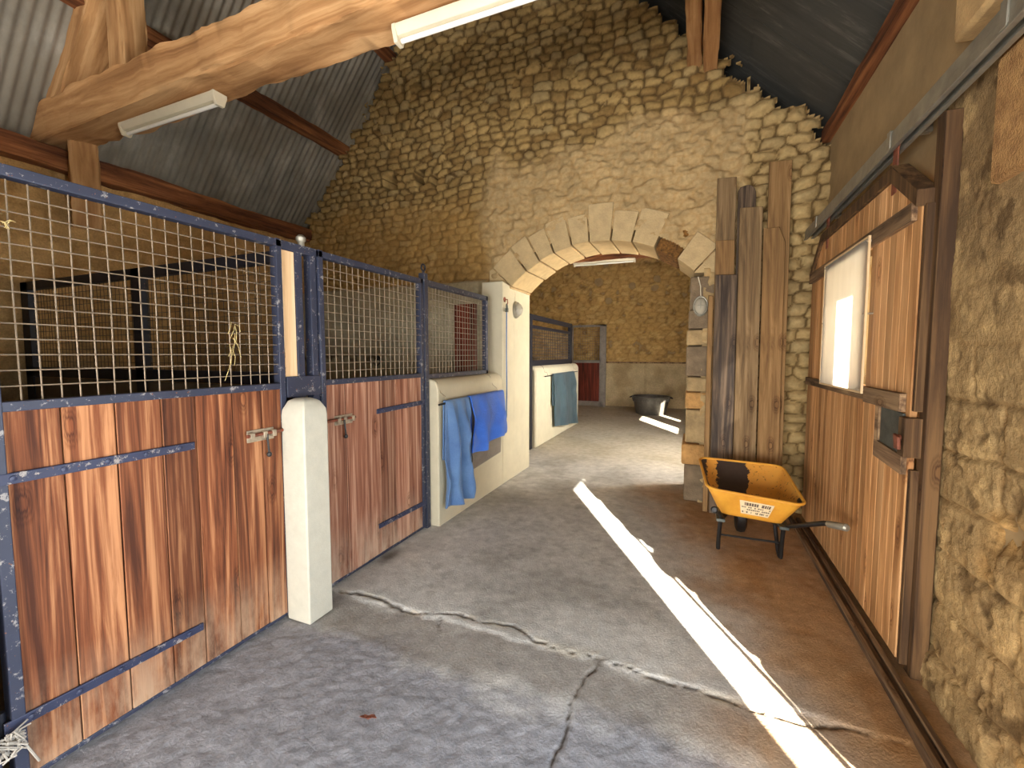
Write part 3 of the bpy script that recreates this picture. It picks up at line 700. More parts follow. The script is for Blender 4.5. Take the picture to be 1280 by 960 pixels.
def strap(y0, y1, z, parent, dz=0.0):
    m = MB(); x = XD+.018
    m.hexa([(x-.004, y0, z-.02), (x+.006, y0, z-.02), (x+.006, y1, z+dz-.018), (x-.004, y1, z+dz-.018), (x-.004, y0, z+.02), (x+.006, y0, z+.02), (x+.006, y1, z+dz+.018), (x-.004, y1, z+dz+.018)])
    o = m.build('hinge_strap', M['strap'], parent, .003)
    q = MB()
    for k in range(5):
        yy = y0+(y1-y0)*(k+.5)/5; q.lathe([(.011, 0), (.010, .005), (0, .008)], (x+.006, yy, z+dz*(k+.5)/5), 10, axis='x')
    q.build('bolt_head', M['strap'], o)
def stall_door(y0, y1, widths, mat, label, hinge, seed):
    t = thing('stall_door', label, 'door', (XD, (y0+y1)/2, 0), 'stall doors with mesh tops')
    m = MB(); f = .036
    for a, b in ((y0, y0+f), (y1-f, y1)): m.box(XD-.03, XD+.022, a, b, .02, 2.2)
    m.box(XD-.03, XD+.022, y0, y1, 2.155, 2.195); m.box(XD-.03, XD+.02, y0, y1, 1.352, 1.387); m.box(XD-.03, XD+.013, y0, y1, .012, .032)
    m.build('frame', M['blue'], t, .003)
    planks('board_panel', y0+f*.8, y1-f*.8, .03, 1.354, widths, mat, t)
    grille('wire_grille', y0+f, y1-f, 1.385, 2.15, .0555, .0548, t, M['wire'], XD, seed=seed)
    if hinge < 0:
        strap(y0-.02, y0+.65, 1.12, t); strap(y0-.02, y0+.65, .25, t, -.02); bolt(y1-.15, 1.115, 1, t)
    else:
        strap(y1+.02, y1-.62, 1.135, t, -.01); strap(y1+.02, y1-.62, .24, t, .01); bolt(y0+.16, 1.115, -1, t)
    return t
stall_door(.672, 1.835, [1.05, 1.1, 1.1, .95, 1.2, 1.1, .8], M['door'], 'nearest red-brown boarded stall door with wire mesh top, left of the concrete post', -1, 3)
stall_door(2.10, 3.235, [1, 1.1, .9, 1.05, 1, 1.05], M['door2'], 'farther faded red stall door with wire mesh top, between concrete post and draped half wall', 1, 4)
def post_left():
    t = thing('gate_post', 'dark blue steel upright at the photo\'s left edge, beside the nearest stall door', 'post', (XD, .63, 0))
    MB().box(XD-.05, XD+.03, .56, .64, 0, 2.25).build('upright', M['blue'], t, .004)
    MB().box(XD-.06, XD+.034, .552, .648, 0, .06).build('foot_plate', M['blue'], t, .003)
    m = MB(); m.tube([(XD-.01, .656, .20), (XD-.01, .656, .30)], .012, 10); m.box(XD-.02, XD, .63, .656, .225, .275); m.build('hinge_pin', M['blued'], t)
post_left()
# frayed twine on the lower hinge
rnd = random.Random(3); m = MB()
for k in range(34):
    a, b, c = rnd.uniform(-1, 1), rnd.uniform(-1, 1), rnd.uniform(-1, 1)
    p = Vector((XD+.045, .652, .21)); m.tube([p+Vector((a, b, c))*.012, p+Vector((abs(a)*.03, b*.035, c*.045)), p+Vector((abs(b)*.035, c*.05, a*.05))], .003, 5)
m.tube([(XD+.035, .65, .2), (XD+.045, .69, .18), (XD+.04, .725, .08)], .004, 6)
tag(m.build('twine', M['twine']), 'frayed knot of pale twine tied on the blue upright by the nearest door\'s lower hinge', 'twine')
def post_mid():
    t = thing('stall_post', 'blue steel post with pale timber infill board above the concrete post', 'post', (XD, 1.95, 0))
    m = MB(); m.box(XD-.045, XD+.01, 1.935, 1.985, 0, 2.2); m.box(XD-.045, XD+.01, 2.045, 2.09, 0, 2.2); m.box(XD-.04, XD+.02, 1.845, 2.095, 1.3, 1.42); m.box(XD-.045, XD+.012, 1.84, 2.095, 2.15, 2.2)
    m.build('steel_upright', M['blue'], t, .003)
    MB().box(XD-.03, XD+.006, 1.848, 1.932, 1.42, 2.148).build('timber_infill', M['ply'], t, .003)
    m = MB(); m.tube([(XD-.01, 2.0, 2.2), (XD-.01, 2.0, 2.225)], .02, 12); m.lathe([(.018, 0), (.028, .012), (.028, .03), (.014, .045), (0, .047)], (XD-.01, 2.0, 2.22), 14)
    m.build('post_knob', M['galv'], t)
post_mid()
def post_conc():
    x0, x1, y0, y1 = -2.175, -2.0, 1.79, 1.965
    rings = [(0, 0, 0), (0, 0, 1.20), (.004, .004, 1.235), (.035, .03, 1.285), (.07, .06, 1.30)]
    vs = []
    for a, b, z in rings: vs += [(x0+a*.6, y0+b, z), (x1-a*.8, y0+b, z), (x1-a*.8, y1-b, z), (x0+a*.6, y1-b, z)]
    fs = [(i*4+k, i*4+(k+1) % 4, i*4+4+(k+1) % 4, i*4+4+k) for i in range(len(rings)-1) for k in range(4)]+[(3,2,1,0), tuple(range(len(rings)*4-4, len(rings)*4))]
    tag(MB().add(vs, fs).build('concrete_post', M['post'], bevel=.008), 'pale concrete post with chamfered top between the two stall doors', 'post')
post_conc()
def side_panel():
    t = thing('grille_panel', 'blue framed wire mesh panel standing on the cream half wall', 'panel', (XD, 3.9, 1.33), 'framed mesh panels on half walls')
    m = MB(); m.box(XD-.03, XD+.03, 3.245, 3.30, 0, 2.25); m.box(XD-.03, XD+.025, 4.46, 4.51, 1.335, 2.2); m.box(XD-.03, XD+.025, 3.25, 4.51, 2.15, 2.2); m.box(XD-.03, XD+.025, 3.25, 4.51, 1.335, 1.375)
    m.build('frame', M['blue'], t, .003)
    grille('wire_grille', 3.30, 4.46, 1.375, 2.15, .0555, .0548, t, M['wire'], XD, seed=8)
    m = MB(); m.tube([(XD, 3.275, 2.25), (XD, 3.275, 2.275)], .012, 10); m.tube([(XD, 3.275+.028*math.cos(a), 2.30+.028*math.sin(a)) for a in [2*PI*k/14 for k in range(15)]], .008, 8, caps=False)
    m.build('eye_ring', M['blued'], t)
side_panel()
def cream_wall():
    n = 6; r = .10
    pr_ = [(-2.36, 0), (-2.09, 0), (-2.09, 1.33-r)]+[(-2.09-r+r*math.cos(PI/2*k/n), 1.33-r+r*math.sin(PI/2*k/n)) for k in range(1, n+1)]+[(-2.36, 1.33)]
    m = MB(); m.prism(pr_, 'y', 3.315, 4.72)
    struct(m.build('wall_stall', M['render'], bevel=.012))
    m = MB(); m.hexa([(-2.36, 4.72, 0), (-2.088, 4.72, 0), (-2.088, 5.10, 0), (-2.36, 5.10, 0), (-2.36, 4.72, 2.40), (-2.088, 4.72, 2.40), (-2.088, 5.10, 2.36), (-2.36, 5.10, 2.36)])
    m.box(-2.36, -2.085, 5.06, 5.62, 0, 2.42)
    struct(m.build('wall_stall', M['render'], bevel=.012))
cream_wall()

# hanging rails and cloths
def rail(y0, y1, x, z, wall_x, top, label):
    t = thing('rug_rail', label, 'rail', (x, y0, z), 'rug rails on half walls')
    MB().tube([(x, y0, z-.005), (x, (y0+y1)/2, z), (x, y1, z+.005)], .009, 10).build('rod', M['black'], t)
    for yy in (y0+.13, y1-.12):
        MB().tube([(x+.002, yy, z+.012), (x-.01, yy-.01, z+.06), (wall_x+.006, yy-.02, top-.12), (wall_x-.03, yy-.025, top-.02), (wall_x-.09, yy-.025, top+.004)], .0035, 6).build('hanger_wire', M['zinc'], t)
def drape(name, x, z, y0, y1, front, back, mat, folds, seed, flare=0, shift=0, thick=.012, amp=.02, r=.016, out=.01, labelcat=None, hem=0):
    """cloth hung over a rail at (x,z); front/back = drop lengths at y0 and y1"""
    ns, nt = 46, 60; vs = []
    S = np.linspace(0, 1, ns); T = np.linspace(-1, 1, nt)
    NZ = (fbm(np.repeat((S*folds*2+seed*6.2)[:, None], nt, 1), np.repeat((np.maximum(T, 0)*front[0]*4.0)[None], ns, 0), seed, 3)-.5)*.09
    for i_, s_ in enumerate(S):
        f = front[0]+(front[1]-front[0])*s_+hem*math.sin(s_*9+seed); b = back[0]+(back[1]-back[0])*s_
        for j_, t_ in enumerate(T):
            y = y0+(y1-y0)*s_
            if t_ > 0:
                d = t_*f; a = min(d/(r*1.4), PI/2); grow = min(1, d/.25)
                wv = math.sin(2*PI*(s_*folds+.15*math.sin(d*3+seed)+seed*.3))*amp*grow*(1+d*.6)
                nz = float(NZ[i_, j_])*grow
                xx = x+r*math.sin(a)+max(-.5*r, wv+nz+out*grow) if d > 1e-6 else x
                zz = z+r*math.cos(a)-max(0, d-r*1.4*PI/2)
                yy = y+shift*d+(s_-.5)*flare*d+nz*.4
            else:
                d = -t_*b; a = min(d/(r*1.4), PI/2)
                xx = x-r*math.sin(a)*1.0; zz = z+r*math.cos(a)-max(0, d-r*1.4*PI/2); yy = y+(s_-.5)*flare*.5*d
            vs.append((xx, yy, zz))
    fs = [(i*nt+k, i*nt+k+1, (i+1)*nt+k+1, (i+1)*nt+k) for i in range(ns-1) for k in range(nt-1)]
    o = MB().add(vs, fs).build(name, mat, None, solid=thick, sub=1, angle=180)
    return o
RX = -2.035
rail(3.24, 4.58, RX, 1.12, -2.09, 1.33, 'thin black rail hung by wires on the cream half wall, under the blue cloths')
tag(drape('stable_rug', RX, 1.126, 3.34, 3.74, (.98, 1.0), (.55, .55), M['rug'], 2.4, 2, flare=.14, shift=.03, amp=.04), 'long slate blue stable rug folded over the rail on the cream half wall', 'rug')
tag(drape('tarpaulin', RX, 1.128, 3.77, 4.58, (.60, .50), (.40, .40), M['tarp'], 2.3, 5, flare=.12, shift=.06, amp=.024, out=.038, hem=.02), 'crumpled bright blue sheet hung over the rail beside the slate blue rug', 'cloth')
tag(drape('saddle_mat', RX-.012, 1.112, 3.86, 4.56, (.74, .70), (.3, .3), M['mat'], .6, 7, amp=.002, r=.010, out=.001, thick=.008), 'grey-brown mat hanging below the bright blue sheet', 'mat')

# lead rope on the pier
t = thing('lead_rope', 'thin blue-grey rope with a snap clip hanging from a ring on the cream pier', 'rope', (-2.07, 4.78, .8))
MB().tube([(-2.062, 4.78, 2.08), (-2.066, 4.782, 1.6), (-2.06, 4.778, 1.2), (-2.064, 4.78, .80)], .0075, 8).build('cord', M['rug'], t)
m = MB(); m.tube([(-2.06, 4.78+.016*math.cos(a), 2.11+.03*math.sin(a)) for a in [2*PI*k/14 for k in range(15)]], .007, 8, caps=False); m.box(-2.075, -2.045, 4.765, 4.795, 2.045, 2.09); m.build('snap_clip', M['steel'], t, .003)
m = MB(); m.tube([(-2.09, 4.775, 2.19), (-2.05, 4.778, 2.19), (-2.05, 4.78, 2.15), (-2.06, 4.78, 2.13)], .007, 8); m.lathe([(.03, 0), (.03, .008), (0, .012)], (-2.088, 4.775, 2.19), 14, axis='x'); m.build('wall_ring', M['iron'], t)

def bulkhead(c, axis, label):
    """oval wall lamp, facing +x ('x') or -y ('y')"""
    t = thing('wall_lamp', label, 'lamp', c, 'oval bulkhead lamps beside the arch')
    # lathe axes: 'x' -> height along +x ; 'y' -> height along -y
    k = 1.45
    sx, sy = (1, k)
    MB().lathe([(.072, 0), (.072, .022), (.062, .032)], c, 28, axis=axis, sx=sx, sy=sy).build('base', M['galv'], t, .002)
    d = MB().lathe([(.058, .03), (.056, .05), (.046, .075), (.026, .092), (0, .097)], c, 28, axis=axis, sx=sx, sy=sy).build('glass', M['glass'], t)
    m = MB()
    def P(u, v, w): return (c[0]+w, c[1]+u, c[2]+v) if axis == 'x' else (c[0]+u, c[1]-w, c[2]+v)
    m.tube([P(.064*math.cos(a), .064*k*math.sin(a), .035) for a in [2*PI*i/24 for i in range(25)]], .006, 6, caps=False)
    m.tube([P(0, -.066*k+.132*k*i/10, .035+.068*math.sin(PI*i/10)) for i in range(11)], .004, 6)
    m.tube([P(-.064+.128*i/10, 0, .035+.068*math.sin(PI*i/10)) for i in range(11)], .004, 6)
    m.build('guard', M['galv'], t)
    MB().tube([P(-.0, .1, .008), P(-.005, .2, .006), P(-.03, .30, .006)], .005, 6).build('cable', M['white'], t)
bulkhead((-2.088, 5.10, 2.10), 'x', 'oval caged wall lamp on the cream pier at the left springing of the arch')
bulkhead((.03, 4.925, 2.04), 'y', 'oval caged wall lamp on the right jamb of the arch beside the leaning planks')

# ------------------------------------------------------------------ inside the stalls
def partition():
    t = thing('stall_partition', 'dark framed mesh partition between the two stalls, seen behind the nearest mesh', 'partition', (-3.8, 1.93, 0))
    m = MB(); Y0, Y1 = 1.92, 1.97
    for x0, x1 in ((-5.42, -5.30), (-3.80, -3.68), (-2.30, -2.25)): m.box(x0, x1, Y0, Y1, 0, 2.17)
    m.box(-5.42, -2.25, Y0, Y1, 2.10, 2.17); m.box(-5.42, -2.25, Y0, Y1, 1.36, 1.44)
    m.build('frame', M['blued'], t, .003)
    grille('wire_grille', -5.30, -2.3, 1.44, 2.10, .05, .05, t, M['wired'], 1.945, .002, 'y', 5)
    m = MB()
    for k in range(8): m.box(-5.40, -2.28, 1.93, 1.96, .02+k*.167, .02+k*.167+.163)
    m.build('board_panel', M['bedding'], t, .002)
partition()
tag(box('leaning_board', (-2.80, -2.50, 4.84, 4.87, 0, 2.17), M['redboard'], bevel=.003), 'dark red board upright against the back of the second stall, behind the mesh panel', 'board')
m = MB(); m.tube([(-4.05, 4.86, 1.50+.0)]+[(-4.05+.05*math.sin(a), 4.88, 1.45+.05*math.cos(a)) for a in [2*PI*k/16 for k in range(17)]], .008, 6); m.lathe([(.03, 0), (.03, .03), (0, .035)], (-4.05, 4.915, 1.50), 12, axis='y')
tag(m.build('tie_ring', M['black']), 'small black tie ring on the pale rendered wall inside the second stall', 'ring')
rnd = random.Random(5); m = MB()
for k in range(16):
    y = rnd.choice((1.52, 1.53, 1.55, .74, .75)); z = rnd.uniform(1.5, 1.75) if y > 1 else rnd.uniform(1.98, 2.04)
    p = Vector((XD+.012, y+rnd.uniform(-.02, .02), z)); d = Vector((rnd.uniform(0, .02), rnd.uniform(-.04, .04), -rnd.uniform(.03, .13) if y > 1 else rnd.uniform(-.03, .03)))
    m.tube([p, p+d*.5+Vector((.01, 0, .008)), p+d], .0014, 5)
o = m.build('straw_wisps', M['straw']); tag(o, 'a few pale wisps of straw caught in the mesh of the nearest stall door', 'straw'); o['kind'] = 'stuff'

# ------------------------------------------------------------------ sliding door on the right
XS = .95
def ztop(y):
    if y > 4.42: return 2.26+(4.75-y)/(4.75-4.42)*.26
    if y < 2.97: return 2.28+(y-2.63)/(2.97-2.63)*.24
    return 2.52
def sliding_door():
    t = thing('sliding_door', 'pine boarded sliding barn door with a white plastic window, hung on the right wall', 'door', (XS, 3.7, 0))
    m = MB(); y = 2.66; w = .0885
    while y < 4.74:
        a, b = y+.0008, min(y+w-.0008, 4.75)
        def piece(z0, z1a, z1b):
            e = .003
            m.add([(XS+e, a, z0), (XS, a+e, z0), (XS, b-e, z0), (XS+e, b, z0), (XS+.028, b, z0), (XS+.028, a, z0),
                   (XS+e, a, z1a), (XS, a+e, z1a), (XS, b-e, z1b), (XS+e, b, z1b), (XS+.028, b, z1b), (XS+.028, a, z1a)],
                  [(0,1,2,3,4,5), (11,10,9,8,7,6)]+[(k, k+6, (k+1) % 6+6, (k+1) % 6) for k in range(6)])
        c = (a+b)/2
        if 3.27 < c < 4.1: piece(.05, 1.36, 1.36); piece(2.19, ztop(a), ztop(b))
        else: piece(.05, ztop(a), ztop(b))
        y += w
    m.build('board_panel', M['pine'], t, smooth=False)
    # ledges across the boards
    m = MB(); m.box(XS-.03, XS, 2.70, 3.20, 1.27, 1.36); m.box(XS-.022, XS, 3.20, 4.74, 1.28, 1.345)
    m.build('middle_ledge', M['ledge'], t, .003)
    m = MB(); m.box(XS-.026, XS, 2.70, 4.74, 2.18, 2.27); m.build('upper_ledge', M['ledge'], t, .003)
    m = MB(); n = 3
    m.hexa([(XS-.03, 2.64, 2.23), (XS+.05, 2.64, 2.23), (XS+.05, 2.98, 2.46), (XS-.03, 2.98, 2.46), (XS-.03, 2.64, 2.31), (XS+.05, 2.64, 2.31), (XS+.05, 2.98, 2.545), (XS-.03, 2.98, 2.545)])
    m.hexa([(XS-.02, 2.98, 2.47), (XS+.05, 2.98, 2.47), (XS+.05, 4.42, 2.47), (XS-.02, 4.42, 2.47), (XS-.02, 2.98, 2.54), (XS+.05, 2.98, 2.54), (XS+.05, 4.42, 2.54), (XS-.02, 4.42, 2.54)])
    m.hexa([(XS-.02, 4.42, 2.47), (XS+.05, 4.42, 2.47), (XS+.05, 4.76, 2.21), (XS-.02, 4.76, 2.21), (XS-.02, 4.42, 2.54), (XS+.05, 4.42, 2.54), (XS+.05, 4.76, 2.28), (XS-.02, 4.76, 2.28)])
    m.build('top_rail', M['stile'], t, .003)
    m = MB(); m.box(XS+.004, XS+.05, 2.625, 2.655, .04, 1.0); m.box(XS+.004, XS+.05, 2.625, 2.655, 1.28, 2.24); m.box(XS+.03, XS+.06, 2.655, 4.75, .05, .14); m.box(XS+.03, XS+.06, 4.70, 4.76, .05, 2.25)
    m.build('edge_stile', M['stile'], t, .003)
    # lock: grey wood surround, steel plate, block and catch
    m = MB(); m.prism([(3.02, .99), (2.66, .97), (2.66, 1.06), (2.97, 1.08), (2.97, 1.27), (3.02, 1.27)], 'x', XS-.024, XS); m.build('lock_surround', M['ledge'], t, .002)
    MB().prism([(2.965, 1.075), (2.70, 1.045), (2.70, 1.262), (2.965, 1.272)], 'x', XS-.014, XS).build('lock_plate', M['steel'], t, .002)
    l = MB().box(XS-.03, XS+.04, 2.618, 2.692, 1.06, 1.25).build('latch_block', M['stile'], t, .004)
    m = MB(); m.tube([(XS-.03, 2.655, 1.15), (XS-.055, 2.655, 1.15)], .016, 12); m.hexa([(XS-.06, 2.60, 1.10), (XS-.045, 2.60, 1.10), (XS-.045, 2.645, 1.10), (XS-.06, 2.645, 1.10), (XS-.06, 2.61, 1.16), (XS-.045, 2.61, 1.16), (XS-.045, 2.665, 1.17), (XS-.06, 2.665, 1.17)])
    m.build('catch', M['iron'], l, .004)
    # window sheet standing off the boards
    s = MB().box(XS-.042, XS-.038, 3.20, 4.13, 1.33, 2.225).build('window_sheet', M['sheet'], t)
    m = MB(); e = .012
    m.box(XS-.046, XS-.034, 3.188, 3.20, 1.318, 2.237); m.box(XS-.046, XS-.034, 4.13, 4.142, 1.318, 2.237); m.box(XS-.046, XS-.034, 3.20, 4.13, 1.318, 1.33); m.box(XS-.046, XS-.034, 3.20, 4.13, 2.225, 2.237)
    m.build('sheet_edge', M['sheetedge'], s)
    m = MB()
    for yy in (3.21, 4.12):
        for zz in (1.34, 1.79, 2.21): m.tube([(XS-.05, yy, zz), (XS, yy, zz)], .006, 8)
    m.build('standoff', M['zinc'], s)
    for yy in (3.0, 4.3):
        m = MB(); m.box(XS-.004, XS+.004, yy-.03, yy+.03, 2.40, 2.66); m.lathe([(.03, -.008), (.03, .008)], (XS, yy, 2.655), 16, axis='x'); m.build('roller_hanger', M['iron'], t, .002)
sliding_door()
# outer sheet added to narrow the sun through the wall hole behind the door
struct(box('sun_mask_sheet', (1.305, 1.32, 3.06, 4.3, 1.35, 2.3), M['sheet2']))
def track():
    t = thing('door_track', 'long galvanised steel track above the sliding door, running along the right wall', 'rail', (XS, 2, 2.66))
    m = MB(); m.box(XS-.03, XS+.03, -.6, 5.0, 2.668, 2.715); m.box(XS-.032, XS-.028, -.6, 5.0, 2.635, 2.67); m.box(XS+.028, XS+.032, -.6, 5.0, 2.635, 2.67); m.box(XS-.036, XS-.014, -.6, 5.0, 2.622, 2.636); m.box(XS+.014, XS+.036, -.6, 5.0, 2.622, 2.636)
    m.build('channel', M['galv'], t, .002)
    for yy in (.6, 2.05, 3.0, 4.55):
        m = MB(); m.box(XS-.035, XS+.14, yy-.02, yy+.02, 2.715, 2.725); m.box(XS-.038, XS-.03, yy-.02, yy+.02, 2.63, 2.725); m.box(1.05, 1.09, yy-.02, yy+.02, 2.69, 2.79); m.build('bracket', M['galv'], t, .002)
track()
tag(box('door_jamb_post', (.985, 1.05, 2.585, 2.66, 0, 2.62), M['stile'], bevel=.004), 'tall dark brown timber post at the near edge of the sliding door', 'post')
m = MB(); m.box(.845, .875, .6, 4.75, -.01, .035); m.box(.905, .935, .6, 4.75, -.01, .028); m.box(.845, .935, .6, 4.75, -.02, .006)
tag(m.build('floor_guide', M['ledge'], bevel=.006), 'twin-ridged timber floor guide under the sliding door', 'rail')

# ------------------------------------------------------------------ planks leaning on the right of the arch
def plank(x0, x1, zt, yt, yb, th, mat, label, top='flat', z0=0):
    """board leaning back: foot at yb, head at yt"""
    L = math.hypot(zt-z0, yt-yb); w = x1-x0; n = 14
    if top == 'round': pl = [(0, 0), (w, 0), (w, L-.10)]+[(w/2+w/2*math.cos(a), L-.10+.10*math.sin(a)) for a in [PI*.5*k/6 for k in range(1, 7)]]+[(w*.12, L-.015), (0, L-.05)]
    elif top == 'clip': pl = [(0, 0), (w, 0), (w, L-.14), (w*.72, L), (0, L)]
    else: pl = [(0, 0), (w, 0), (w, L-.006), (0, L+.004)]
    m = MB().prism(pl, 'y', 0, th)
    o = m.build('plank', mat, bevel=.004)
    o.location = (x0, yb, z0); o.rotation_euler = (-math.atan2(yt-yb, zt-z0), 0, 0)
    return tag(o, label, 'plank', 'planks leaning by the arch')
plank(.150, .32, 3.27, 4.875, 4.75, .03, M['plankg'], 'tall grey-brown plank at the back left of the stack, topmost of the left column')
plank(.150, .32, 2.66, 4.825, 4.70, .025, M['plankb'], 'brown plank of middle height in front of the tall grey-brown left one')
plank(.155, .348, 2.32, 4.775, 4.64, .03, M['plankd'], 'short blackish plank with coarse open grain at the front left of the stack')
plank(.335, .49, 3.17, 4.86, 4.74, .028, M['plankd'], 'dark plank with a rounded top, behind the wide plank in the middle', 'round')
plank(.352, .545, 2.94, 4.80, 4.64, .035, M['plankg'], 'wide weathered plank in the middle of the leaning stack, in front of the round-topped one')
plank(.59, .775, 3.35, 4.86, 4.72, .03, M['plankb'], 'tallest plank, at the right end of the leaning stack')
plank(.555, .735, 2.73, 4.80, 4.65, .03, M['plankb'], 'brown plank with a clipped top corner, in front of the tallest plank', 'clip')
plank(.098, .145, 2.13, 4.80, 4.66, .03, M['plankb'], 'narrow pale batten standing at the left edge of the leaning planks, by the arch jamb')

# ------------------------------------------------------------------ wheelbarrow
def rquad(c, r, n=7):
    """rounded loop through the 4 corners c (Vectors)"""
    out = []
    for i in range(4):
        p, a, b = c[i], c[i-1], c[(i+1) % 4]
        e = p+(a-p).normalized()*r; f = p+(b-p).normalized()*r
        for k in range(n+1):
            t = k/n; out.append(e*(1-t)**2+p*2*t*(1-t)+f*t*t)
        for k in range(1, 9):
            q = b+(p-b).normalized()*r; out.append(f+(q-f)*k/9)
    return out
def wheelbarrow():
    t = thing('wheelbarrow', 'yellow wheelbarrow with worn tray, parked in front of the leaning planks', 'wheelbarrow', (.4, 3.8, 0))
    V = Vector
    RL, RR, FR, FL = V((.105, 3.56, .545)), V((.735, 3.53, .50)), V((.70, 4.28, .60)), V((.05, 4.27, .62))
    bRL, bRR, bFR, bFL = V((.20, 3.66, .335)), V((.625, 3.64, .315)), V((.57, 3.98, .305)), V((.20, 3.98, .315))
    nr = 10; loops = []
    for k in range(nr+1):
        s = k/nr; loops.append(rquad([RL.lerp(bRL, s), RR.lerp(bRR, s), FR.lerp(bFR, s), FL.lerp(bFL, s)], .09-.02*s))
    N = len(loops[0]); cen = sum(loops[-1], V())/N
    for s in (.75, .5, .25, .04): loops.append([cen+(p-cen)*s for p in loops[nr]])
    def shell(off, name, mat, attr=False, flip=False):
        vs = []
        for i, L in enumerate(loops):
            for p in L:
                q = V(p); c = V((cen.x, cen.y, q.z))
                q = q+(c-q).normalized()*off if i <= nr else q+V((0, 0, off))
                vs.append(q)
        fs = [(i*N+k, i*N+(k+1) % N, (i+1)*N+(k+1) % N, (i+1)*N+k) for i in range(len(loops)-1) for k in range(N)]
        fs.append(tuple(range((len(loops)-1)*N, len(loops)*N)))
        o = MB().add(vs, fs).build(name, mat, t, angle=60)
        if attr:
            a = o.data.color_attributes.new('Col', 'FLOAT_COLOR', 'POINT'); cs = []
            for q in vs:
                m_ = .8
                if q.x > .38: m_ -= .75*min(1, (q.x-.38)/.11)*(1 if q.z > .37 else max(0, (q.x-.46)/.1))
                m_ -= .55*math.exp(-((q.x-.15)/.06)**2)*(1 if q.z > .36 else 0)*(1 if q.y > 3.9 else .6)
                if q.y < 3.72 and q.z > .36: m_ = .5
                cs += [max(0, m_), 0, 0, 1]
            a.data.foreach_set('color', cs)
        return o
    shell(0, 'tray', M['yellow']); shell(.006, 'tray_lining', M['tray'], True)
    L = loops[0]; MB().tube([p+V((0, 0, .002)) for p in L]+[L[0], L[1]], .011, 8, caps=False).build('tray_rim', M['yellow'], t)
    # sticker on the rear panel
    def Q(s, u, off):
        a = RL.lerp(bRL, u); b = RR.lerp(bRR, u); p = a.lerp(b, s); nrm = (RR-RL).cross(bRL-RL).normalized()
        if nrm.y > 0: nrm = -nrm
        return p+nrm*off
    def patch(s0, s1, u0, u1, o0, o1, m): m.hexa([Q(s0, u1, o0), Q(s1, u1, o0), Q(s1, u1, o1), Q(s0, u1, o1), Q(s0, u0, o0), Q(s1, u0, o0), Q(s1, u0, o1), Q(s0, u0, o1)])
    m = MB(); patch(.34, .72, .22, .80, .002, .004, m); st = m.build('sticker', M['sticker'], t)
    m = MB(); rnd = random.Random(2)
    for row, (u0, u1, big) in enumerate(((.28, .41, 1), (.46, .51, 0), (.56, .61, 0), (.67, .74, 0))):
        s = .36
        while s < .70:
            w = rnd.uniform(.012, .03) if big else rnd.uniform(.008, .022)
            if rnd.random() < (.8 if row != 3 else .45) and not (row == 2 and s < .42): patch(s, min(s+w, .705), u0, u1, .004, .0046, m)
            s += w+.006
    m.build('print', M['print'], st)
    # frame: one bent tube each side, grips, legs, brackets
    Hl, Hr = [V((.15, 3.30, .475)), V((.17, 3.45, .43)), V((.215, 3.66, .30)), V((.29, 4.0, .255)), V((.335, 4.26, .185))], [V((.855, 3.26, .48)), V((.80, 3.36, .455)), V((.62, 3.66, .292)), V((.50, 4.0, .25)), V((.455, 4.26, .185))]
    for H in (Hl, Hr):
        MB().tube(H, .0165, 12).build('handle_tube', M['black'], t)
        d = (H[0]-H[1]).normalized()
        MB().tube([H[0]-d*.09, H[0]-d*.085, H[0]+d*.02, H[0]+d*.05, H[0]+d*.06], [.019, .022, .023, .024, .015], 12).build('grip', M['galv'] if H is Hr else M['black'], t)
    for x, s in ((.205, -1), (.62, 1)):
        m = MB(); m.tube([(x, 3.64, .30), (x+s*.005, 3.72, .12), (x+s*.005, 3.735, .03), (x+s*.005, 3.78, .022), (x+s*.0, 3.83, .05), (x-s*.02, 3.92, .27)], .0155, 10); m.build('leg', M['black'], t)
        m = MB(); m.box(x-.03, x+.03, 3.60, 3.90, .288, .312); m.build('tray_bracket', M['steel'], t, .003)
    MB().tube([(.2, 3.74, .14), (.62, 3.74, .14)], .008, 8).build('cross_brace', M['black'], t)
    m = MB(); m.lathe([(.10, -.035), (.145, -.042), (.172, -.03), (.18, 0), (.172, .03), (.145, .042), (.10, .035), (.10, -.035)], (.395, 4.26, .18), 36, axis='x'); w = m.build('wheel', M['black'], t)
    m = MB(); m.lathe([(.0, -.03), (.10, -.026), (.102, 0), (.10, .026), (0, .03)], (.395, 4.26, .18), 28, axis='x'); m.tube([(.33, 4.26, .18), (.46, 4.26, .18)], .012, 10); m.build('hub', M['zinc'], w)
wheelbarrow()

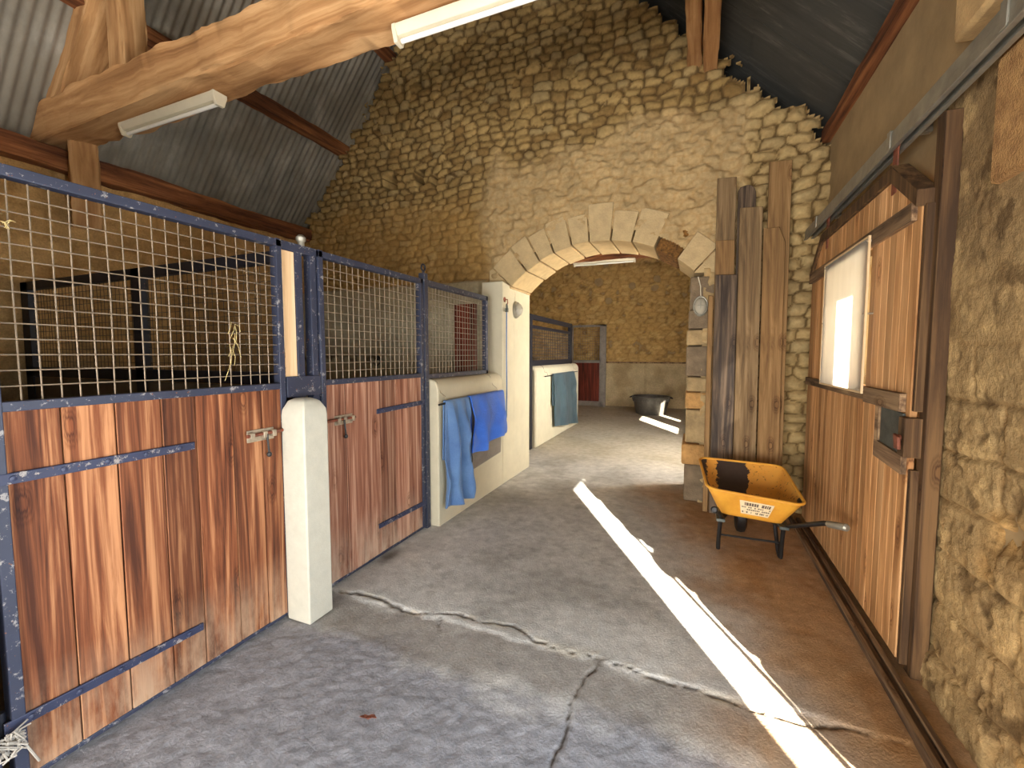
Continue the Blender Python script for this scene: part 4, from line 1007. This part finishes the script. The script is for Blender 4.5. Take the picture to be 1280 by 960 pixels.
# ------------------------------------------------------------------ the back room
def back_stall():
    XB = -2.42
    n = 6; r = .12
    pr_ = [(-2.68, 0), (-2.40, 0), (-2.40, 1.36-r)]+[(-2.40-r+r*math.cos(PI/2*k/n), 1.36-r+r*math.sin(PI/2*k/n)) for k in range(1, n+1)]+[(-2.68, 1.36)]
    struct(MB().prism(pr_, 'y', 6.78, 9.6).build('wall_stall_back', M['render'], bevel=.03))
    t = thing('grille_panel', 'dark framed mesh panel on the far half wall, seen through the arch', 'panel', (XB, 8, 1.36), 'framed mesh panels on half walls')
    m = MB(); m.box(XB-.1, XB-.03, 6.62, 6.74, 0, 2.2); m.box(XB-.1, XB-.04, 9.12, 9.24, 1.36, 2.2); m.box(XB-.1, XB-.04, 6.62, 9.24, 2.12, 2.2); m.box(XB-.1, XB-.04, 6.7, 9.24, 1.36, 1.45); m.box(XB-.1, XB-.05, 6.62, 9.2, 1.98, 2.03)
    m.build('frame', M['blued'], t, .003)
    grille('wire_grille', 6.74, 9.12, 1.45, 1.98, .08, .055, t, M['wired'], XB-.07, .005, seed=14)
    t2 = thing('stall_door', 'dark far stall door edge just past the arch\'s left jamb', 'door', (XB, 6.2, 0), 'stall doors with mesh tops')
    m = MB(); m.box(XB-.09, XB-.04, 5.64, 5.70, 0, 2.15); m.box(XB-.09, XB-.04, 6.53, 6.59, 0, 2.15); m.box(XB-.09, XB-.04, 5.64, 6.59, 2.10, 2.15); m.box(XB-.09, XB-.04, 5.64, 6.59, 1.32, 1.38); m.build('frame', M['blued'], t2, .003)
    planks('board_panel', 5.70, 6.53, .03, 1.33, [1]*5, M['grey_gate'], t2, XB-.08, XB-.055)
    grille('wire_grille', 5.70, 6.53, 1.38, 2.10, .055, .055, t2, M['wired'], XB-.065, .003, seed=15)
    rail(7.1, 9.3, -2.35, 1.18, -2.40, 1.36, 'thin rail hung by wires on the far half wall beyond the arch')
    tag(drape('stable_rug', -2.35, 1.186, 7.55, 8.95, (.98, 1.12), (.6, .6), M['teal'], 1.6, 9, flare=.0, shift=.1, amp=.03, thick=.016), 'dark teal stable rug hung on the far half wall beyond the arch', 'rug')
back_stall()
def gate():
    t = thing('stall_gate', 'grey gate with red-brown lower panel and mesh top at the back room\'s end', 'gate', (-2.9, 13.0, 0))
    m = MB(); m.box(-2.62, -2.44, 12.96, 13.06, 0, 2.42); m.box(-3.5, -3.42, 12.96, 13.04, 0, 2.42); m.box(-3.5, -2.44, 12.96, 13.04, 2.36, 2.42); m.box(-3.5, -2.5, 12.96, 13.04, 1.30, 1.38); m.box(-3.5, -2.5, 12.96, 13.04, .02, .16)
    m.build('frame', M['grey_gate'], t, .005)
    MB().box(-3.42, -2.62, 12.99, 13.02, .16, 1.30).build('board_panel', M['redboard'], t)
    grille('wire_grille', -3.42, -2.62, 1.38, 2.36, .07, .07, t, M['wire'], 13.0, .004, 'y', 3)
gate()
def tub():
    t = thing('rubber_tub', 'wide black rubber tub on the floor of the back room', 'tub', (-1.06, 12.0, 0))
    c = (-1.06, 12.0, 0)
    MB().lathe([(0, .012), (.35, .012), (.345, 0), (.36, 0), (.375, .02), (.455, .40), (.475, .41), (.485, .44), (.475, .465), (.45, .465), (.435, .40), (.345, .04), (0, .04)], c, 56).build('bowl', M['tubblk'], t)
    m = MB()
    for k in range(48):
        a = 2*PI*k/48; ca_, sa_ = math.cos(a), math.sin(a)
        m.tube([(c[0]+.452*ca_, c[1]+.452*sa_, .33), (c[0]+.474*ca_, c[1]+.474*sa_, .42)], .007, 5)
    m.build('ribbing', M['tubblk'], t)
    for s in (-1, 1): MB().tube([(c[0]+s*.47, c[1]-.1, .44), (c[0]+s*.53, c[1]-.06, .42), (c[0]+s*.53, c[1]+.06, .42), (c[0]+s*.47, c[1]+.1, .44)], .014, 8).build('handle', M['black'], t)
tub()

# small debris on the near concrete
rnd = random.Random(9); m = MB()
for k in range(7):
    a = rnd.uniform(0, 6.28); p = Vector((-1.236+rnd.uniform(-.025, .025), 1.411+rnd.uniform(-.02, .02), .004)); q = p+Vector((math.cos(a)*.03, math.sin(a)*.03, .008))
    n = Vector((-math.sin(a), math.cos(a), .1))*.009
    m.add([p, p.lerp(q, .5)+n, q, p.lerp(q, .5)-n, p+Vector((0,0,.002)), p.lerp(q, .5)+n+Vector((0,0,.002)), q+Vector((0,0,.002)), p.lerp(q, .5)-n+Vector((0,0,.002))], [(0,1,2,3), (7,6,5,4), (0,4,5,1), (1,5,6,2), (2,6,7,3), (3,7,4,0)])
tag(m.build('dry_leaf', M['iron'], smooth=False), 'small crumpled brown leaf on the near grey concrete', 'leaf')

# timber stop standing in the daylight doorway (throws the thin dark line in the sun strip)
tag(box('door_stop_batten', (1.29, 1.31, .595, .62, 0, 2.19), M['stile']), 'thin upright batten in the doorway on the right, beside the rough jamb', 'batten')

# ------------------------------------------------------------------ light
EL = math.radians(20.4); sd = Vector((.482*math.cos(EL), -.877*math.cos(EL), math.sin(EL)))
sun = bpy.data.lights.new('sun', 'SUN'); sun.energy = 45; sun.angle = math.radians(.5); sun.color = (1, .93, .80)
so = bpy.data.objects.new('sun', sun); COL.objects.link(so); so.rotation_euler = sd.to_track_quat('Z', 'Y').to_euler(); so.location = (8, -12, 8)
def area(name, loc, size, direction, power, color, spread=180):
    l = bpy.data.lights.new(name, 'AREA'); l.shape = 'RECTANGLE'; l.size, l.size_y = size; l.energy = power; l.color = color; l.spread = math.radians(spread)
    o = bpy.data.objects.new(name, l); COL.objects.link(o); o.location = loc; o.rotation_euler = Vector(direction).to_track_quat('-Z', 'Z').to_euler(); return o
area('daylight_doorway', (1.45, .36, 1.1), (1.3, 2.1), (-1, .1, 0), 95, (.76, .88, 1.0))
area('fill_front', (-1.2, -2.95, 1.2), (4.4, 2.2), (0, 1, .12), 330, (1.0, .98, .95))  # added fill lamp behind the camera; the front wall has no opening
area('daylight_back_room', (1.5, 6.6, 1.6), (1.5, 1.0), (-1, .7, -.05), 170, (1.0, .94, .84))
w = bpy.data.worlds.new('world'); SC.world = w; w.use_nodes = True
bg = w.node_tree.nodes['Background']; bg.inputs[0].default_value = (.72, .84, 1.0, 1); bg.inputs[1].default_value = 1.6

for o in bpy.data.objects:
    if '_w' in o: del o['_w']
SC.view_settings.view_transform = 'Standard'; SC.view_settings.look = 'None'; SC.view_settings.exposure = 1.12; SC.view_settings.gamma = 1; SC.view_settings.use_curve_mapping = False
SC.cycles.max_bounces = 12; SC.cycles.diffuse_bounces = 8; SC.cycles.transparent_max_bounces = 16; SC.cycles.sample_clamp_indirect = 6
